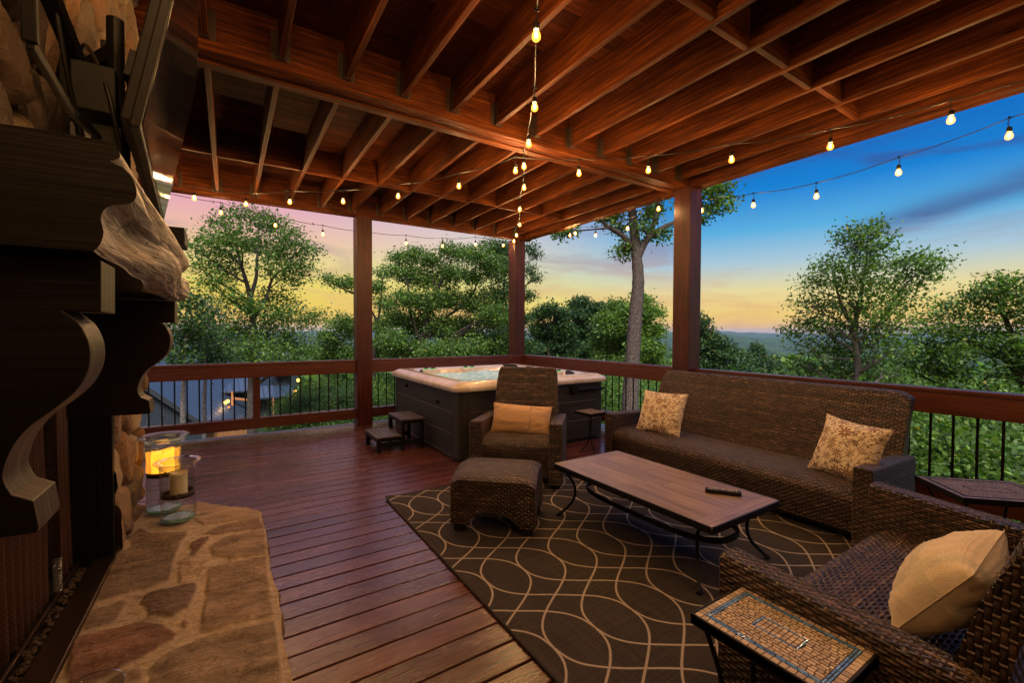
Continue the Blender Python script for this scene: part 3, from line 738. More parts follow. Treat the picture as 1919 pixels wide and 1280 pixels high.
# mantel: gnarled log half, dark sawn end towards the camera ----------
g = G('weathered_log'); uv = g.uv(); f1_ = g.noise(g.map(uv, (6, 90, 1)), 1, 7, .65, .5); f2_ = g.noise(g.map(uv, (2, 9, 1)), 1.3, 4, .55)
vc = g.voro(g.map(uv, (5, 26, 1)), 1.0, 'DISTANCE_TO_EDGE'); ck = g.ramp(vc, [(.0, 1.0), (.025, 0.0)]); holes_ = g.ramp(g.voro(uv, 42, 'F1'), [(.09, 1.0), (.14, 0.0)]); hm = g.math('MULTIPLY', holes_, g.math('GREATER_THAN', f2_, .53))
t_ = g.math('ADD', g.math('MULTIPLY', f1_, .65), g.math('MULTIPLY', f2_, .35))
col = g.ramp(t_, [(.36, (.05, .04, .036)), (.47, (.30, .27, .25)), (.60, (.68, .63, .60))])
col = g.mix(g.ramp(g.noise(g.map(uv, (1.5, 7, 1)), 2.1, 3, .5), [(.52, 0.0), (.68, .6)]), col, (.24, .13, .07))
cm = g.math('MULTIPLY', ck, g.math('GREATER_THAN', g.noise(g.map(uv, (3, 8, 1)), 2, 2, .5), .54)); col = g.mix(g.math('MAXIMUM', cm, hm), col, (.03, .018, .012))
hgt = g.math('SUBTRACT', g.math('MULTIPLY', f1_, 1.4), g.math('MAXIMUM', cm, hm))
M['log'] = g.done(g.bsdf(col, .55, 0, .35, g.bump(hgt, .8, .006)))
M['darkwood'] = wood('dark_sawn_wood', (.0025, .0014, .0011), (.006, .003, .002), (.014, .007, .0045), rough=.5, spec=.35, grain=.4, bump=.5)
M['corbelface'] = wood('lit_corbel_face', (.02, .014, .012), (.075, .055, .045), (.19, .15, .125), rough=.45, spec=.4, grain=.7, bump=.5)  # paler than the corbel sides: light on the front put into the colour
mantel = empty('log_mantel', (UW, -5.4, 1.64), 0, 'thick gnarled log mantel shelf, grey live edge and dark sawn end, on scroll corbels', 'mantel')
NEARV = -6.27
def zpx(x, y, v=NEARV): p = onv(x, y, v); return (p[0], p[2])
prof = [zpx(*p) for p in [(-60, 222), (60, 236), (150, 250), (205, 262), (222, 280), (224, 296), (207, 302), (214, 306), (232, 312), (250, 336), (256, 362), (245, 375), (205, 381), (189, 404), (194, 432), (188, 455), (175, 468)]]
prof = spline(prof, 4); prof = prof[prof[:, 0] > UW-.02]
vs_ = np.linspace(NEARV, -4.68, 90)
P = np.zeros((len(vs_), len(prof), 3)); pt = np.linspace(0, 1, len(prof))
for i, v in enumerate(vs_):
    s = (v-NEARV)/(vs_[-1]-NEARV)
    base = prof.copy()
    mid = spline([(UW, 1.86), (-5.25, 1.868), (-5.14, 1.862), (-5.088, 1.832), (-5.078, 1.79), (-5.105, 1.757), (-5.135, 1.742), (-5.095, 1.728), (-5.058, 1.695), (-5.060, 1.655), (-5.095, 1.632), (-5.13, 1.622)], 8)
    mi = np.stack([np.interp(pt, np.linspace(0, 1, len(mid)), mid[:, 0]), np.interp(pt, np.linspace(0, 1, len(mid)), mid[:, 1])], 1)
    w = min(1, s*1.6); w = w*w*(3-2*w)
    q = base*(1-w)+mi*w
    n = (fbm(pt*5+3, np.full_like(pt, v*2.1), 4, 4)-.5); b = (pt > .45)
    q[:, 0] += n*.05*min(1, s*8)*np.clip((pt-.35)*4, 0, 1)+min(1, s*8)*.018*sin(v*4.2+1)*np.clip((pt-.5)*3, 0, 1)
    q[:, 1] += n*.018
    gr_ = np.abs(fbm(pt*11, np.full_like(pt, v*1.1+9), 3, 14)-.5); q[:, 0] -= .013*np.clip(1-gr_*7, 0, 1)*np.clip((pt-.4)*5, 0, 1)*min(1, s*6)
    if s > .93: e = (s-.93)/.07; q[:, 0] -= e*e*.05*pt; q[:, 1] += (-.03*e*e)*(1-2*pt)
    P[i, :, 0] = q[:, 0]; P[i, :, 1] = v; P[i, :, 2] = q[:, 1]
off = np.array([UW, -5.4, 1.64])
m_ = MB(); m_.grid(P-off, U=np.linspace(0, .45, len(prof)), V=vs_-vs_[0], m=0)
# swap uv so the grain runs along the log
m_.uv = [[(b, a) for a, b in f] for f in m_.uv]
for row, mi_ in ((P[0], 1), (P[-1], 0)):
    poly = [tuple(p) for p in row-off]+[(0, row[0][1]-off[1], row[-1][2]-off[2])]
    m_.add(poly, [tuple(range(len(poly)))], [[(p[0]*1.0, p[2]) for p in poly]], m=mi_)
bot = np.stack([P[:, -1]-off, np.stack([np.zeros(len(vs_)), P[:, 0, 1]-off[1], P[:, -1, 2]-off[2]], 1)], 1)
m_.grid(bot, m=1, smooth=False)
m_.build('log_slab', [M['log'], M['darkwood']], mantel)
# corbels: scroll profile in (u,z), extruded along the wall
cp = [(190, 488), (190, 585), (170, 586), (118, 583), (148, 606), (166, 640), (169, 675), (160, 706), (140, 735), (100, 768), (55, 800), (24, 838), (7, 880), (8, 905), (22, 928), (59, 938), (63, 940), (73, 987), (70, 999), (0, 1003)]
cv_ = -6.225
cprof = [zpx(x, y, cv_) for x, y in cp]
cprof = [cprof[0], cprof[1]]+list(map(tuple, spline(cprof[3:15], 4)))+cprof[15:]
cprof = [(max(a, UW), b) for a, b in cprof[:-1]]+[(UW, cprof[-1][1]), (UW, cprof[0][1])]
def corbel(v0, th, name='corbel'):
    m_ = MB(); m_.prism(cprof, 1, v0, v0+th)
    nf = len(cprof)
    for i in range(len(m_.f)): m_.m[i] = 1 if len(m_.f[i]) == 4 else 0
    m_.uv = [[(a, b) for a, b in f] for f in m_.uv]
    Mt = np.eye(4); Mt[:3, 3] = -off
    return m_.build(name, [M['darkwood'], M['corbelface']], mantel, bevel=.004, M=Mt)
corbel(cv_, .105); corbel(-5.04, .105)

# TV on swing arm ------------------------------------------------------
tvp = np.array([onz(262, 240, 2.02), ])
g = G('tv_glass'); n_ = g.noise(g.map(g.obj(), (1, 6, 6)), 2, 3, .5)
M['screen'] = g.done(g.bsdf((.010, .010, .016), g.math('ADD', .03, g.math('MULTIPLY', n_, .10)), 0, .9))
M['bezel'] = plain('tv_bezel', (.010, .008, .007), .5, 0, .2)
P0 = CAM+ray(262, 240)*((2.0-1.5)/ray(262, 240)[2]); P1 = CAM+ray(305, 418)*((2.0-1.5)/ray(305, 418)[2])
ax = (P1-P0); Lt = np.linalg.norm(ax[:2]); yaw_t = atan2(ax[1], ax[0])
tv = empty('television', tuple((P0+P1)/2), yaw_t, 'flat black television tilted down on a swing arm above the mantel, screen reflecting the deck', 'television')
tilt = radians(11)
def TT(x, y, z): # local x along width, y = back(+)/front(-), z up, tilted
    return (x, y*cos(tilt)-z*sin(tilt), z*cos(tilt)+y*sin(tilt))
Rt = Rx(tilt); Mt = np.eye(4); Mt[:3, :3] = Rt
H_t = .70
m_ = MB(); m_.box2((-Lt/2, .0, 0), (Lt/2, .022, H_t)); m_.box2((-Lt/2+.12, .022, .05), (Lt/2-.12, .06, H_t-.12)); m_.build('case', M['bezel'], tv, bevel=.004, M=Mt)
m_ = MB(); m_.box2((-Lt/2+.012, -.0025, .016), (Lt/2-.012, -.0005, H_t-.012)); m_.build('screen', M['screen'], tv, M=Mt)
m_ = MB(); m_.box2((-.22, .06, .1), (-.18, .085, .5)); m_.box2((.18, .06, .1), (.22, .085, .5)); m_.box2((-.25, .085, .26), (.25, .11, .34)); m_.build('bracket', M['black'], tv, M=Mt)
arm = empty('tv_wall_mount', (UW, -4.95, 2.3), 0, 'black folding steel arm mount bolted to the chimney stones behind the television', 'wall mount')
m_ = MB(); m_.box2((.03, -.24, -.20), (.055, .24, .20)); m_.build('wall_plate', M['black'], arm, bevel=.003)
tc_ = (P0+P1)/2-np.array([UW, -4.95, 2.3]); tc_ = tc_+np.array([-.10, 0, .35])
for dz_ in (-.07, .07):
    m_ = MB(); m_.bar((.06, -.18, dz_), (.20, -.42, dz_), .03, .05); m_.bar((.20, -.42, dz_+.052), tuple(tc_*[1, 1, 0]+[0, 0, dz_+.052]), .03, .05); m_.tube([(.2, -.42, dz_-.04), (.2, -.42, dz_+.10)], .022, 10)
    m_.build('swing_arm', M['black'], arm, bevel=.003)
m_ = MB(); m_.box2((tc_[0]-.03, tc_[1]-.05, -.12), (tc_[0], tc_[1]+.05, .16)); m_.build('head_plate', M['black'], arm, bevel=.004)
for pts in ([(.05, -.1, .15), (.12, -.35, .1), (.2, -.5, -.12), (.22, -.35, -.42)], [(.06, .1, -.1), (.1, -.1, -.28), (.12, -.2, -.42)], [(.05, -.5, .6), (.09, -.62, .3), (.12, -.55, -.1), (.14, -.3, -.42)]):
    m_ = MB(); m_.tube(spline(pts, 6), .006, 6); m_.build('cable', M['rubber'], arm)
# guide rails of the lowering mount at upper left
m_ = MB()
pa = [onu(53, -30, UW+.20), onu(57, 80, UW+.20), onu(130, 205, UW+.20), onu(190, 262, UW+.16)]
for a, b in zip(pa[:-1], pa[1:]): m_.bar(a, b, .012, .022)
Ma = np.eye(4); Ma[:3, 3] = -np.array([UW, -4.95, 2.3])
m_.build('strut', M['black'], arm, bevel=.003, M=Ma)
m_ = MB(); m_.bar(onu(85, -30, UW+.10), onu(150, 130, UW+.12), .035, .045); m_.bar(onu(150, 130, UW+.12), onu(238, 205, UW+.22), .035, .05)
m_.build('swing_arm', M['black'], arm, bevel=.003, M=Ma)
m_ = MB(); c_ = onu(190, 190, UW+.16); m_.box(c_, (.10, .20, .14)); m_.box(c_+[0.02, .02, -.15], (.07, .16, .12))
tag(m_.build('cable_box', M['blackplastic'], bevel=.004), 'black cable box standing behind the television on the mantel', 'cable box')
m_ = MB(); c_ = onz(322, 432, 1.90); m_.box((-5.13, -4.78, 1.905), (.09, .16, .075)); tag(m_.build('small_speaker', M['blackplastic'], bevel=.005), 'small dark box on the far end of the log mantel', 'speaker')

# hurricane candle holders --------------------------------------------
g = G('bubble_glass'); nb = g.noise(g.obj(), 42, 3, .6)
gl = g.n('ShaderNodeBsdfGlass'); gl.inputs['IOR'].default_value = 1.42; gl.inputs['Roughness'].default_value = .02; g.set(gl.inputs['Color'], (.93, .97, .95, 1)); g.set(gl.inputs['Normal'], g.bump(nb, .55, .006))
tr = g.n('ShaderNodeBsdfTransparent'); tr.inputs[0].default_value = (.90, .93, .92, 1); mx = g.n('ShaderNodeMixShader'); lw = g.n('ShaderNodeLayerWeight'); lw.inputs[0].default_value = .35
g.set(mx.inputs[0], g.math('MULTIPLY_ADD', lw.outputs['Facing'], .75, .22)); g.t.links.new(tr.outputs[0], mx.inputs[1]); g.t.links.new(gl.outputs[0], mx.inputs[2]); M['glass'] = g.done(mx.outputs[0])
g = G('clear_glass')
gl = g.n('ShaderNodeBsdfGlossy'); gl.inputs['Roughness'].default_value = .03; tr = g.n('ShaderNodeBsdfTransparent'); tr.inputs[0].default_value = (.95, .98, .97, 1); mx = g.n('ShaderNodeMixShader'); lw = g.n('ShaderNodeLayerWeight'); lw.inputs[0].default_value = .3
g.set(mx.inputs[0], g.math('MULTIPLY_ADD', g.math('POWER', lw.outputs['Facing'], 1.6), .85, .10)); g.set(gl.inputs['Normal'], g.bump(g.noise(g.obj(), 18, 2, .5), .4, .004))
g.t.links.new(tr.outputs[0], mx.inputs[1]); g.t.links.new(gl.outputs[0], mx.inputs[2]); M['glassc'] = g.done(mx.outputs[0])
g = G('thick_green_glass'); nb = g.noise(g.obj(), 60, 3, .7)
M['glassbase'] = g.done(g.bsdf(g.mix(g.ramp(nb, [(.45, 0.0), (.6, 1.0)]), (.16, .50, .40), (.80, .93, .90)), .08, 0, .8, g.bump(nb, .3, .003), Transmission_Weight=.75))
g = G('candle_lit'); z_ = g.sep(g.obj())[2]; em = g.n('ShaderNodeEmission'); g.set(em.inputs[0], g.mix(g.noise(g.obj(), 14, 3, .5), (1.0, .26, .008), (1.0, .42, .03))); em.inputs[1].default_value = 1.5
bs = g.bsdf((.8, .45, .12), .4, Subsurface_Weight=.2); ad_ = g.n('ShaderNodeAddShader'); g.t.links.new(em.outputs[0], ad_.inputs[0]); g.t.links.new(bs, ad_.inputs[1]); M['candlelit'] = g.done(ad_.outputs[0])
g = G('candle_wax'); M['candle'] = g.done(g.bsdf(g.mix(g.noise(g.obj(), 60, 3, .6), (.66, .56, .36), (.82, .73, .52)), .5, 0, .4, Subsurface_Weight=.3, Subsurface_Radius=(.02, .012, .006)))
M['iron'] = plain('brown_iron', (.035, .02, .014), .4, .6)
def hurricane(pc, r, h, flare, label, cz, gm='glass'):
    t = empty('hurricane_candle_holder', tuple(pc), .3, label, 'candle holder', 'glass hurricane candle holders on the hearth')
    m_ = MB(); n = 18; pr = [(r*.97, .012)]+[(r*(1+.02*sin(k*1.3)), .03+k/n*(h-.05)) for k in range(n)]+[(r*1.03, h-.035), (r*1.12, h-.014), (r*1.12+flare, h), (r*1.10+flare, h+.003), (r*1.06, h-.014), (r*.98, h-.035)]
    m_.lathe(pr, n=48); o = m_.build('glass_cylinder', M[gm], t)
    m_ = MB(); m_.lathe([(.0005, .003), (r*.8, .003), (r*.97, .0), (r, .004), (r*.97, .011), (r*.6, .013), (.0005, .012)], n=32); m_.build('glass_base', M['glassbase'], t)
    m_ = MB(); R_ = r*.93; m_.lathe([(R_, cz-.028), (R_+.002, cz), (R_-.003, cz), (R_-.004, cz-.028), (R_, cz-.028)], n=32)
    m_.lathe([(.0005, cz-.022), (R_-.004, cz-.022), (R_-.004, cz-.018), (.0005, cz-.018)], n=32)
    for a in range(3): q = a*2.09+.4; m_.tube([(R_*cos(q), R_*sin(q), cz-.004), ((R_+.005)*cos(q), (R_+.005)*sin(q), cz+.003)], .006, 8)
    m_.build('candle_tray', M['iron'], t); return t
def candle(pc, r, h, mat, label, wick=True):
    t = empty('pillar_candle', tuple(pc), .2, label, 'candle')
    th = np.linspace(0, 2*pi, 33); n = 16; P = []
    for k in range(n): z = h*k/(n-1); P.append([(r*(1+.03*sin(3*a+z*60)*(.3 if mat == 'candle' else 1))*cos(a), r*(1+.03*sin(3*a+z*60)*(.3 if mat == 'candle' else 1))*sin(a), z+(k == n-1)*.006*sin(2*a+1)*(1.4 if mat != 'candle' else .6)) for a in th])
    top = P[-1]
    P.append([(x*.82, y*.82, z-.004) for x, y, z in top]); P.append([(x*.5, y*.5, h-.016) for x, y, z in top]); P.append([(0, 0, h-.018) for _ in top])
    P[:] = P; A = np.array(P); A[:, -1] = A[:, 0]
    m_ = MB(); m_.grid(A); m_.build('wax', M[mat], t)
    m_ = MB(); m_.tube([(0, 0, h-.02), (.001, 0, h-.004)], .0015, 6); m_.build('wick', M['rubber'], t); return t
g1 = np.array([*onz(308, 958, HZ)[:2], HZ+.012]); g2 = np.array([*onz(334, 975, HZ)[:2], HZ+.012])
hurricane(g1, .084, .44, .034, 'tall seeded glass hurricane with the glowing orange candle, standing nearest the chimney stones', .235)
hurricane(g2, .082, .325, .020, 'shorter clear glass hurricane with an unlit cream candle, in front of the tall one', .155, 'glassc')
candle(g1+[-.004, 0, .218], .055, .135, 'candlelit', 'glowing orange pillar candle inside the tall glass hurricane')
candle(g2+[.004, 0, .138], .041, .125, 'candle', 'unlit cream pillar candle inside the shorter glass hurricane')
g3 = np.array([*onz(205, 1335, HZ)[:2], HZ+.012])
m_ = MB()
m_.lathe([(.060, .0), (.070, .008), (.072, .03), (.078, .045), (.080, .047), (.076, .045), (.069, .03), (.066, .010), (.0005, .008)], n=40)
o = tag(m_.build('glass_dish', M['glassc']), 'low clear glass dish at the bottom edge of the hearth', 'glass dish'); o.location = tuple(np.array([*onz(165, 1335, HZ)[:2], HZ+.014]))

# ================================================================== HOT TUB
TX0, TX1, TY0, TY1 = -2.75, -.45, -2.70, -.40
tc_ = np.array([(TX0+TX1)/2, (TY0+TY1)/2, 0])
tub = empty('hot_tub', tuple(tc_), 0, 'square hot tub with tan acrylic rim, dark plank cabinet and bubbling lit water', 'hot tub')
hx, hy = (TX1-TX0)/2, (TY1-TY0)/2
M['cab'] = wood('cabinet_plank', (.016, .014, .013), (.027, .024, .022), (.042, .038, .036), rough=.5, spec=.4, grain=.5, bump=.35, knots=False, var=.06)
M['cabcorner'] = plain('cabinet_corner', (.026, .022, .020), .42, 0, .5)
M['strip'] = plain('aluminium_strip', (.32, .29, .27), .35, .7)
def rrect(hx, hy, r, n=6, cut=False):
    P = []
    for cx, cy, a0 in ((hx-r, hy-r, 0), (-hx+r, hy-r, pi/2), (-hx+r, -hy+r, pi), (hx-r, -hy+r, 1.5*pi)):
        for a in np.linspace(0, pi/2, n): P.append((cx+r*cos(a0+a), cy+r*sin(a0+a)))
    return np.array(P)
for k in range(3):
    z0, z1 = .045+k*.258, .045+(k+1)*.258-.007
    for sx in (-1, 1):
        m_ = MB(); m_.box2((sx*(hx-.002), -hy+.16, z0), (sx*(hx-.03), hy-.16, z1), grain=1); m_.build('side_panel', M['cab'], tub, bevel=.003)
    for sy in (-1, 1):
        m_ = MB(); m_.box2((-hx+.16, sy*(hy-.002), z0), (hx-.16, sy*(hy-.03), z1), grain=0); m_.build('side_panel', M['cab'], tub, bevel=.003)
    if k:
        m_ = MB(); z = .045+k*.258-.0035
        for sx in (-1, 1): m_.box2((sx*(hx-.004), -hy+.16, z-.003), (sx*(hx-.03), hy-.16, z+.003))
        for sy in (-1, 1): m_.box2((-hx+.16, sy*(hy-.004), z-.003), (hx-.16, sy*(hy-.03), z+.003))
        m_.build('panel_strip', M['strip'], tub)
m_ = MB()
for sx in (-1, 1): m_.box2((sx*(hx+.001), -hy+.16, .036), (sx*(hx-.03), hy-.16, .044))
m_.build('panel_strip', M['strip'], tub)
for sx in (-1, 1):
    for sy in (-1, 1):
        r = .10; a = np.linspace(0, pi/2, 9); P = [(hx-.159, hy)]+[(hx-r+r*cos(t), hy-r+r*sin(t)) for t in a[::-1]]+[(hx, hy-.159), (hx-.03, hy-.159), (hx-.06, hy-.06), (hx-.159, hy-.03)]
        P = [(x*sx, y*sy) for x, y in P]
        if sx*sy < 0: P = P[::-1]
        m_ = MB(); m_.prism(P, 2, .03, .82); m_.build('corner_column', M['cabcorner'], tub, bevel=.002)
m_ = MB(); m_.prism(rrect(hx-.012, hy-.012, .1), 2, .002, .030); m_.build('base_pan', M['blackplastic'], tub)
# acrylic shell as nested rounded rectangles
g = G('tan_acrylic'); n1 = g.noise(g.map(g.obj(), (1, 1, 1), (0, 0, .7)), 2.3, 5, .65, 1.8)
c_ = g.ramp(n1, [(.30, (.56, .46, .35)), (.5, (.72, .64, .55)), (.72, (.84, .81, .78))])
M['shell'] = g.done(g.bsdf(c_, .16, 0, .6, Coat_Weight=.5, Coat_Roughness=.05))
rings = []
def ring(inx, z, r, amp=0, ph=0):
    q = rrect(hx+.055-inx, hy+.055-inx, r, 12)
    if amp:
        a = np.arctan2(q[:, 1]/hy, q[:, 0]/hx); k = 1-amp*(.5+.5*np.cos(a*8+ph)); q = q*k[:, None]
    rings.append(np.column_stack([q, np.full(len(q), z)]))
for a_ in [(0.012, .808, .11), (0, .814, .12), (0, .860, .12), (.006, .870, .12), (.095, .912, .07), (.105, .916, .06), (.20, .915, .12), (.235, .910, .16), (.250, .900, .18, .01), (.262, .86, .2, .045), (.30, .78, .22, .07), (.36, .70, .24, .08), (.50, .66, .25, .05), (.62, .5, .3), (.7, .3, .3)]: ring(*a_)
A = np.array([np.vstack([r, r[:1]]) for r in rings]); m_ = MB(); m_.grid(A); m_.build('shell_rim', M['shell'], tub)
g = G('spa_water'); t_ = g.noise(g.obj(), 5, 5, .65, 1.2); fo = g.noise(g.obj(), 26, 4, .7)
em = g.n('ShaderNodeEmission'); g.set(em.inputs[0], (.35, .75, .70)); em.inputs[1].default_value = .16
bs = g.bsdf(g.mix(g.ramp(g.math('MULTIPLY', t_, g.math('ADD', fo, .5)), [(.38, 0.0), (.62, 1.0)]), (.22, .42, .42), (.75, .85, .84)), .12, 0, .7, g.bump(g.math('ADD', t_, g.math('MULTIPLY', fo, .4)), 1.0, .05))
ad_ = g.n('ShaderNodeAddShader'); g.t.links.new(em.outputs[0], ad_.inputs[0]); g.t.links.new(bs, ad_.inputs[1]); M['water'] = g.done(ad_.outputs[0])
xs = np.linspace(-hx+.20, hx-.20, 90); ys = np.linspace(-hy+.20, hy-.20, 90); X, Y = np.meshgrid(xs, ys)
Z = .825+.028*(fbm(X*6, Y*6, 4, 3)-.5)+.045*np.exp(-((X-.25)**2+(Y-.65)**2)/.03)*(.6+.8*fbm(X*30, Y*30, 3, 1))+.04*np.exp(-((X+.3)**2+(Y+.1)**2)/.06)*(.4+fbm(X*25, Y*25, 3, 8))
tag(npmesh('spa_water', np.stack([X, Y, Z], -1).reshape(-1, 3), gridquads(90, 90), M['water'], tub))
g = G('green_led'); em = g.n('ShaderNodeEmission'); g.set(em.inputs[0], (.05, 1, .15)); em.inputs[1].default_value = .9; M['led'] = g.done(em.outputs[0])
def pillow_tub(x, y, rz):
    m_ = MB(); q = spline([(-.15, 0), (-.14, .10), (-.05, .125), (.05, .125), (.14, .10), (.15, 0), (.08, -.11), (0, -.13), (-.08, -.11)], 4, True)
    Mx = np.eye(4); Mx[:3, :3] = Rz(rz)@Rx(-.45); Mx[:3, 3] = (x, y, .845)
    m_.prism([(a, b*.7) for a, b in q], 1, -.02, .02, M=Mx); m_.build('head_pillow', M['blackplastic'], tub, bevel=.012, seg=3)
pillow_tub(hx-.32, hy-.28, -.78); pillow_tub(-hx+.27, hy-.55, 1.2); pillow_tub(hx-.25, -hy+.5, -1.9)
for x, y, w in ((-hx+.50, hy-.24, .30), (.05, hy-.24, .26), (hx-.24, .35, .26), (hx-.24, -.35, .30)):
    m_ = MB(); s = x > hx-.3
    m_.box((x, y, .855), ((.16, w, .10) if s else (w, .16, .10))); m_.build('control_block', M['shell'], tub, bevel=.02, seg=3)
    for q in (-.06, .06):
        px, py = (x, y+q) if s else (x+q, y)
        m_ = MB(); m_.lathe([(.0005, .926), (.034, .924), (.038, .914), (.034, .906)], (px, py, 0), 16); m_.build('valve_knob', M['blackplastic'], tub)
        m_ = MB(); m_.lathe([(.040, .908), (.043, .907), (.040, .905)], (px, py, 0), 16); m_.build('led_ring', M['led'], tub)
m_ = MB(); m_.lathe([(.0005, .0), (.018, .0), (.018, .004), (.0005, .005)], (-hx+.42, .1, .862), 12); m_.build('led_ring', M['led'], tub)
for y_, z_ in ((-.33+hy-1.42, .63), (hy-.25-1.42+1.05, .71)):
    m_ = MB(); m_.tube([(-hx-.001, y_, z_), (-hx-.018, y_, z_)], .024, 12); m_.tube([(-hx-.018, y_, z_), (-hx-.03, y_, z_)], .014, 10); m_.build('drain_knob', M['black'], tub)
m_ = MB(); m_.tube([(hx-.62, -hy-.03, .72), (hx-.18, -hy-.03, .72)], [.035, .028], 12); m_.tube([(hx-.60, -hy-.005, .72), (hx-.60, -hy-.075, .72)], .055, 14)
m_.tube([(hx-.18, -hy-.03, .715), (hx-.04, -hy-.03, .715)], .017, 8)
m_.build('cover_lifter', M['black'], tub)

# steps ----------------------------------------------------------------
M['stepwood'] = wood('brown_grey_slat', (.05, .036, .030), (.095, .072, .062), (.15, .118, .10), rough=.42, spec=.4, grain=1, bump=.3, knots=False, var=.2)
st = empty('spa_step', (-3.12, -1.55, 0), 0, 'two tread slatted step stool standing against the left side of the hot tub', 'step stool')
def tread(x0, x1, y0, y1, z):
    m_ = MB(); n = 5; w = (x1-x0)/n
    for k in range(n): m_.box2((x0+k*w+.003, y0, z-.018), (x0+(k+1)*w-.003, y1, z), grain=1)
    m_.build('tread', M['stepwood'], st, bevel=.002)
tread(-.30, .015, -.285, .285, .192); tread(.01, .32, -.285, .285, .385)
def lg(x, y, z):
    m_ = MB(); m_.box2((x-.024, y-.024, .001), (x+.024, y+.024, z)); m_.build('leg', M['black'], st, bevel=.003)
for y in (-.25, .25):
    lg(-.27, y, .172); lg(.035, y, .365); lg(.29, y, .365)
    m_ = MB(); m_.box2((-.244, y-.018, .055), (.264, y+.018, .115)); m_.box2((-.29, y-.02, .130), (.01, y+.02, .172)); m_.box2((.06, y-.02, .325), (.264, y+.02, .366)); m_.build('side_rail', M['black'], st, bevel=.002)
m_ = MB(); m_.box2((-.30, -.226, .135), (-.28, .226, .17)); m_.box2((.012, -.226, .33), (.03, .226, .364)); m_.build('front_rail', M['black'], st, bevel=.002)

# ================================================================== RUG
g = G('ogee_rug'); pp = g.sep(g.pos())
wob = g.math('MULTIPLY', g.math('SUBTRACT', g.noise(g.pos(), 4, 2, .5), .5), .012)
Yr = g.math('DIVIDE', g.math('ADD', g.math('ADD', pp[1], 4.965), wob), .642); ph_ = g.math('MULTIPLY', Yr, 2*pi)
sh_ = g.math('SUBTRACT', g.math('MULTIPLY', Yr, .53), g.math('MULTIPLY', g.math('SINE', ph_), .077))
sl_ = g.math('DIVIDE', g.math('SUBTRACT', .53, g.math('MULTIPLY', g.math('COSINE', ph_), .077*2*pi)), .642)
nr_ = g.math('SQRT', g.math('ADD', g.math('MULTIPLY', sl_, sl_), 1.0)); best = None
for op in ('SUBTRACT', 'ADD'):
    q_ = g.math('DIVIDE', g.math(op, g.math('ADD', g.math('ADD', pp[0], 3.655), wob), sh_), .265)
    d = g.math('DIVIDE', g.math('MULTIPLY', g.math('ABSOLUTE', g.math('SUBTRACT', q_, g.math('ROUND', q_))), .265), nr_)
    best = d if best is None else g.math('MINIMUM', best, d)
line = g.ramp(best, [(.0040, 1.0), (.0062, 0.0)])
wx = g.math('SINE', g.math('MULTIPLY', pp[0], 2*pi/.0125)); wy = g.math('SINE', g.math('MULTIPLY', pp[1], 2*pi/.0125)); wv = g.math('MULTIPLY', wx, wy)
wv2 = g.math('MULTIPLY_ADD', wv, .5, .5)
sl1 = g.noise(g.map(g.pos(), (2, 60, 1)), 1, 3, .6); sl2 = g.noise(g.map(g.pos(), (60, 2, 1)), 1, 3, .6)
slub = g.math('ADD', g.math('MULTIPLY', sl1, .5), g.math('MULTIPLY', sl2, .5))
bg = g.mix(g.ramp(g.math('ADD', g.math('MULTIPLY', wv2, .35), g.math('MULTIPLY', slub, .65)), [(.32, 0.0), (.62, 1.0)]), (.009, .0075, .0070), (.062, .050, .044))
rope = g.math('MULTIPLY_ADD', g.math('SINE', g.math('MULTIPLY', g.math('ADD', pp[0], pp[1]), 2*pi/.011)), .25, .75)
lc = g.mix(rope, (.19, .15, .115), (.42, .355, .30))
col = g.mix(line, bg, lc)
M['rug'] = g.done(g.bsdf(col, .85, 0, .2, g.bump(g.math('ADD', g.math('MULTIPLY', wv2, .6), g.math('MULTIPLY', line, 1.0)), .6, .004)))
M['rugedge'] = plain('rug_binding', (.018, .015, .013), .9)
RX0, RX1, RY0, RY1 = -3.765, -.9, -7.4, -3.34
nx, ny = 120, 160; X, Y = np.meshgrid(np.linspace(RX0, RX1, nx), np.linspace(RY0, RY1, ny)); Z = .011+.0035*(fbm(X*2, Y*2, 3, 5)-.5)
cr = np.exp(-((X-RX0)**2+(Y-RY1)**2)/.006); Z += cr*.018
rug = empty('patio_rug', ((RX0+RX1)/2, (RY0+RY1)/2, 0), 0, 'dark brown flatweave rug patterned with interlocking tan circles', 'rug'); ro = np.array([(RX0+RX1)/2, (RY0+RY1)/2, 0])
m_ = MB(); m_.grid(np.stack([X, Y, Z], -1)-ro); m_.build('rug_field', M['rug'], rug)
m_ = MB()
for pts in ([(RX0, y) for y in np.linspace(RY0, RY1, 60)], [(x, RY1) for x in np.linspace(RX0, RX1, 60)], [(RX1, y) for y in np.linspace(RY0, RY1, 60)]):
    m_.tube([(x-ro[0], y-ro[1], .0085+.015*math.exp(-((x-RX0)**2+(y-RY1)**2)/.006)) for x, y in pts], .0075, 6)
m_.build('rug_binding', M['rugedge'], rug)

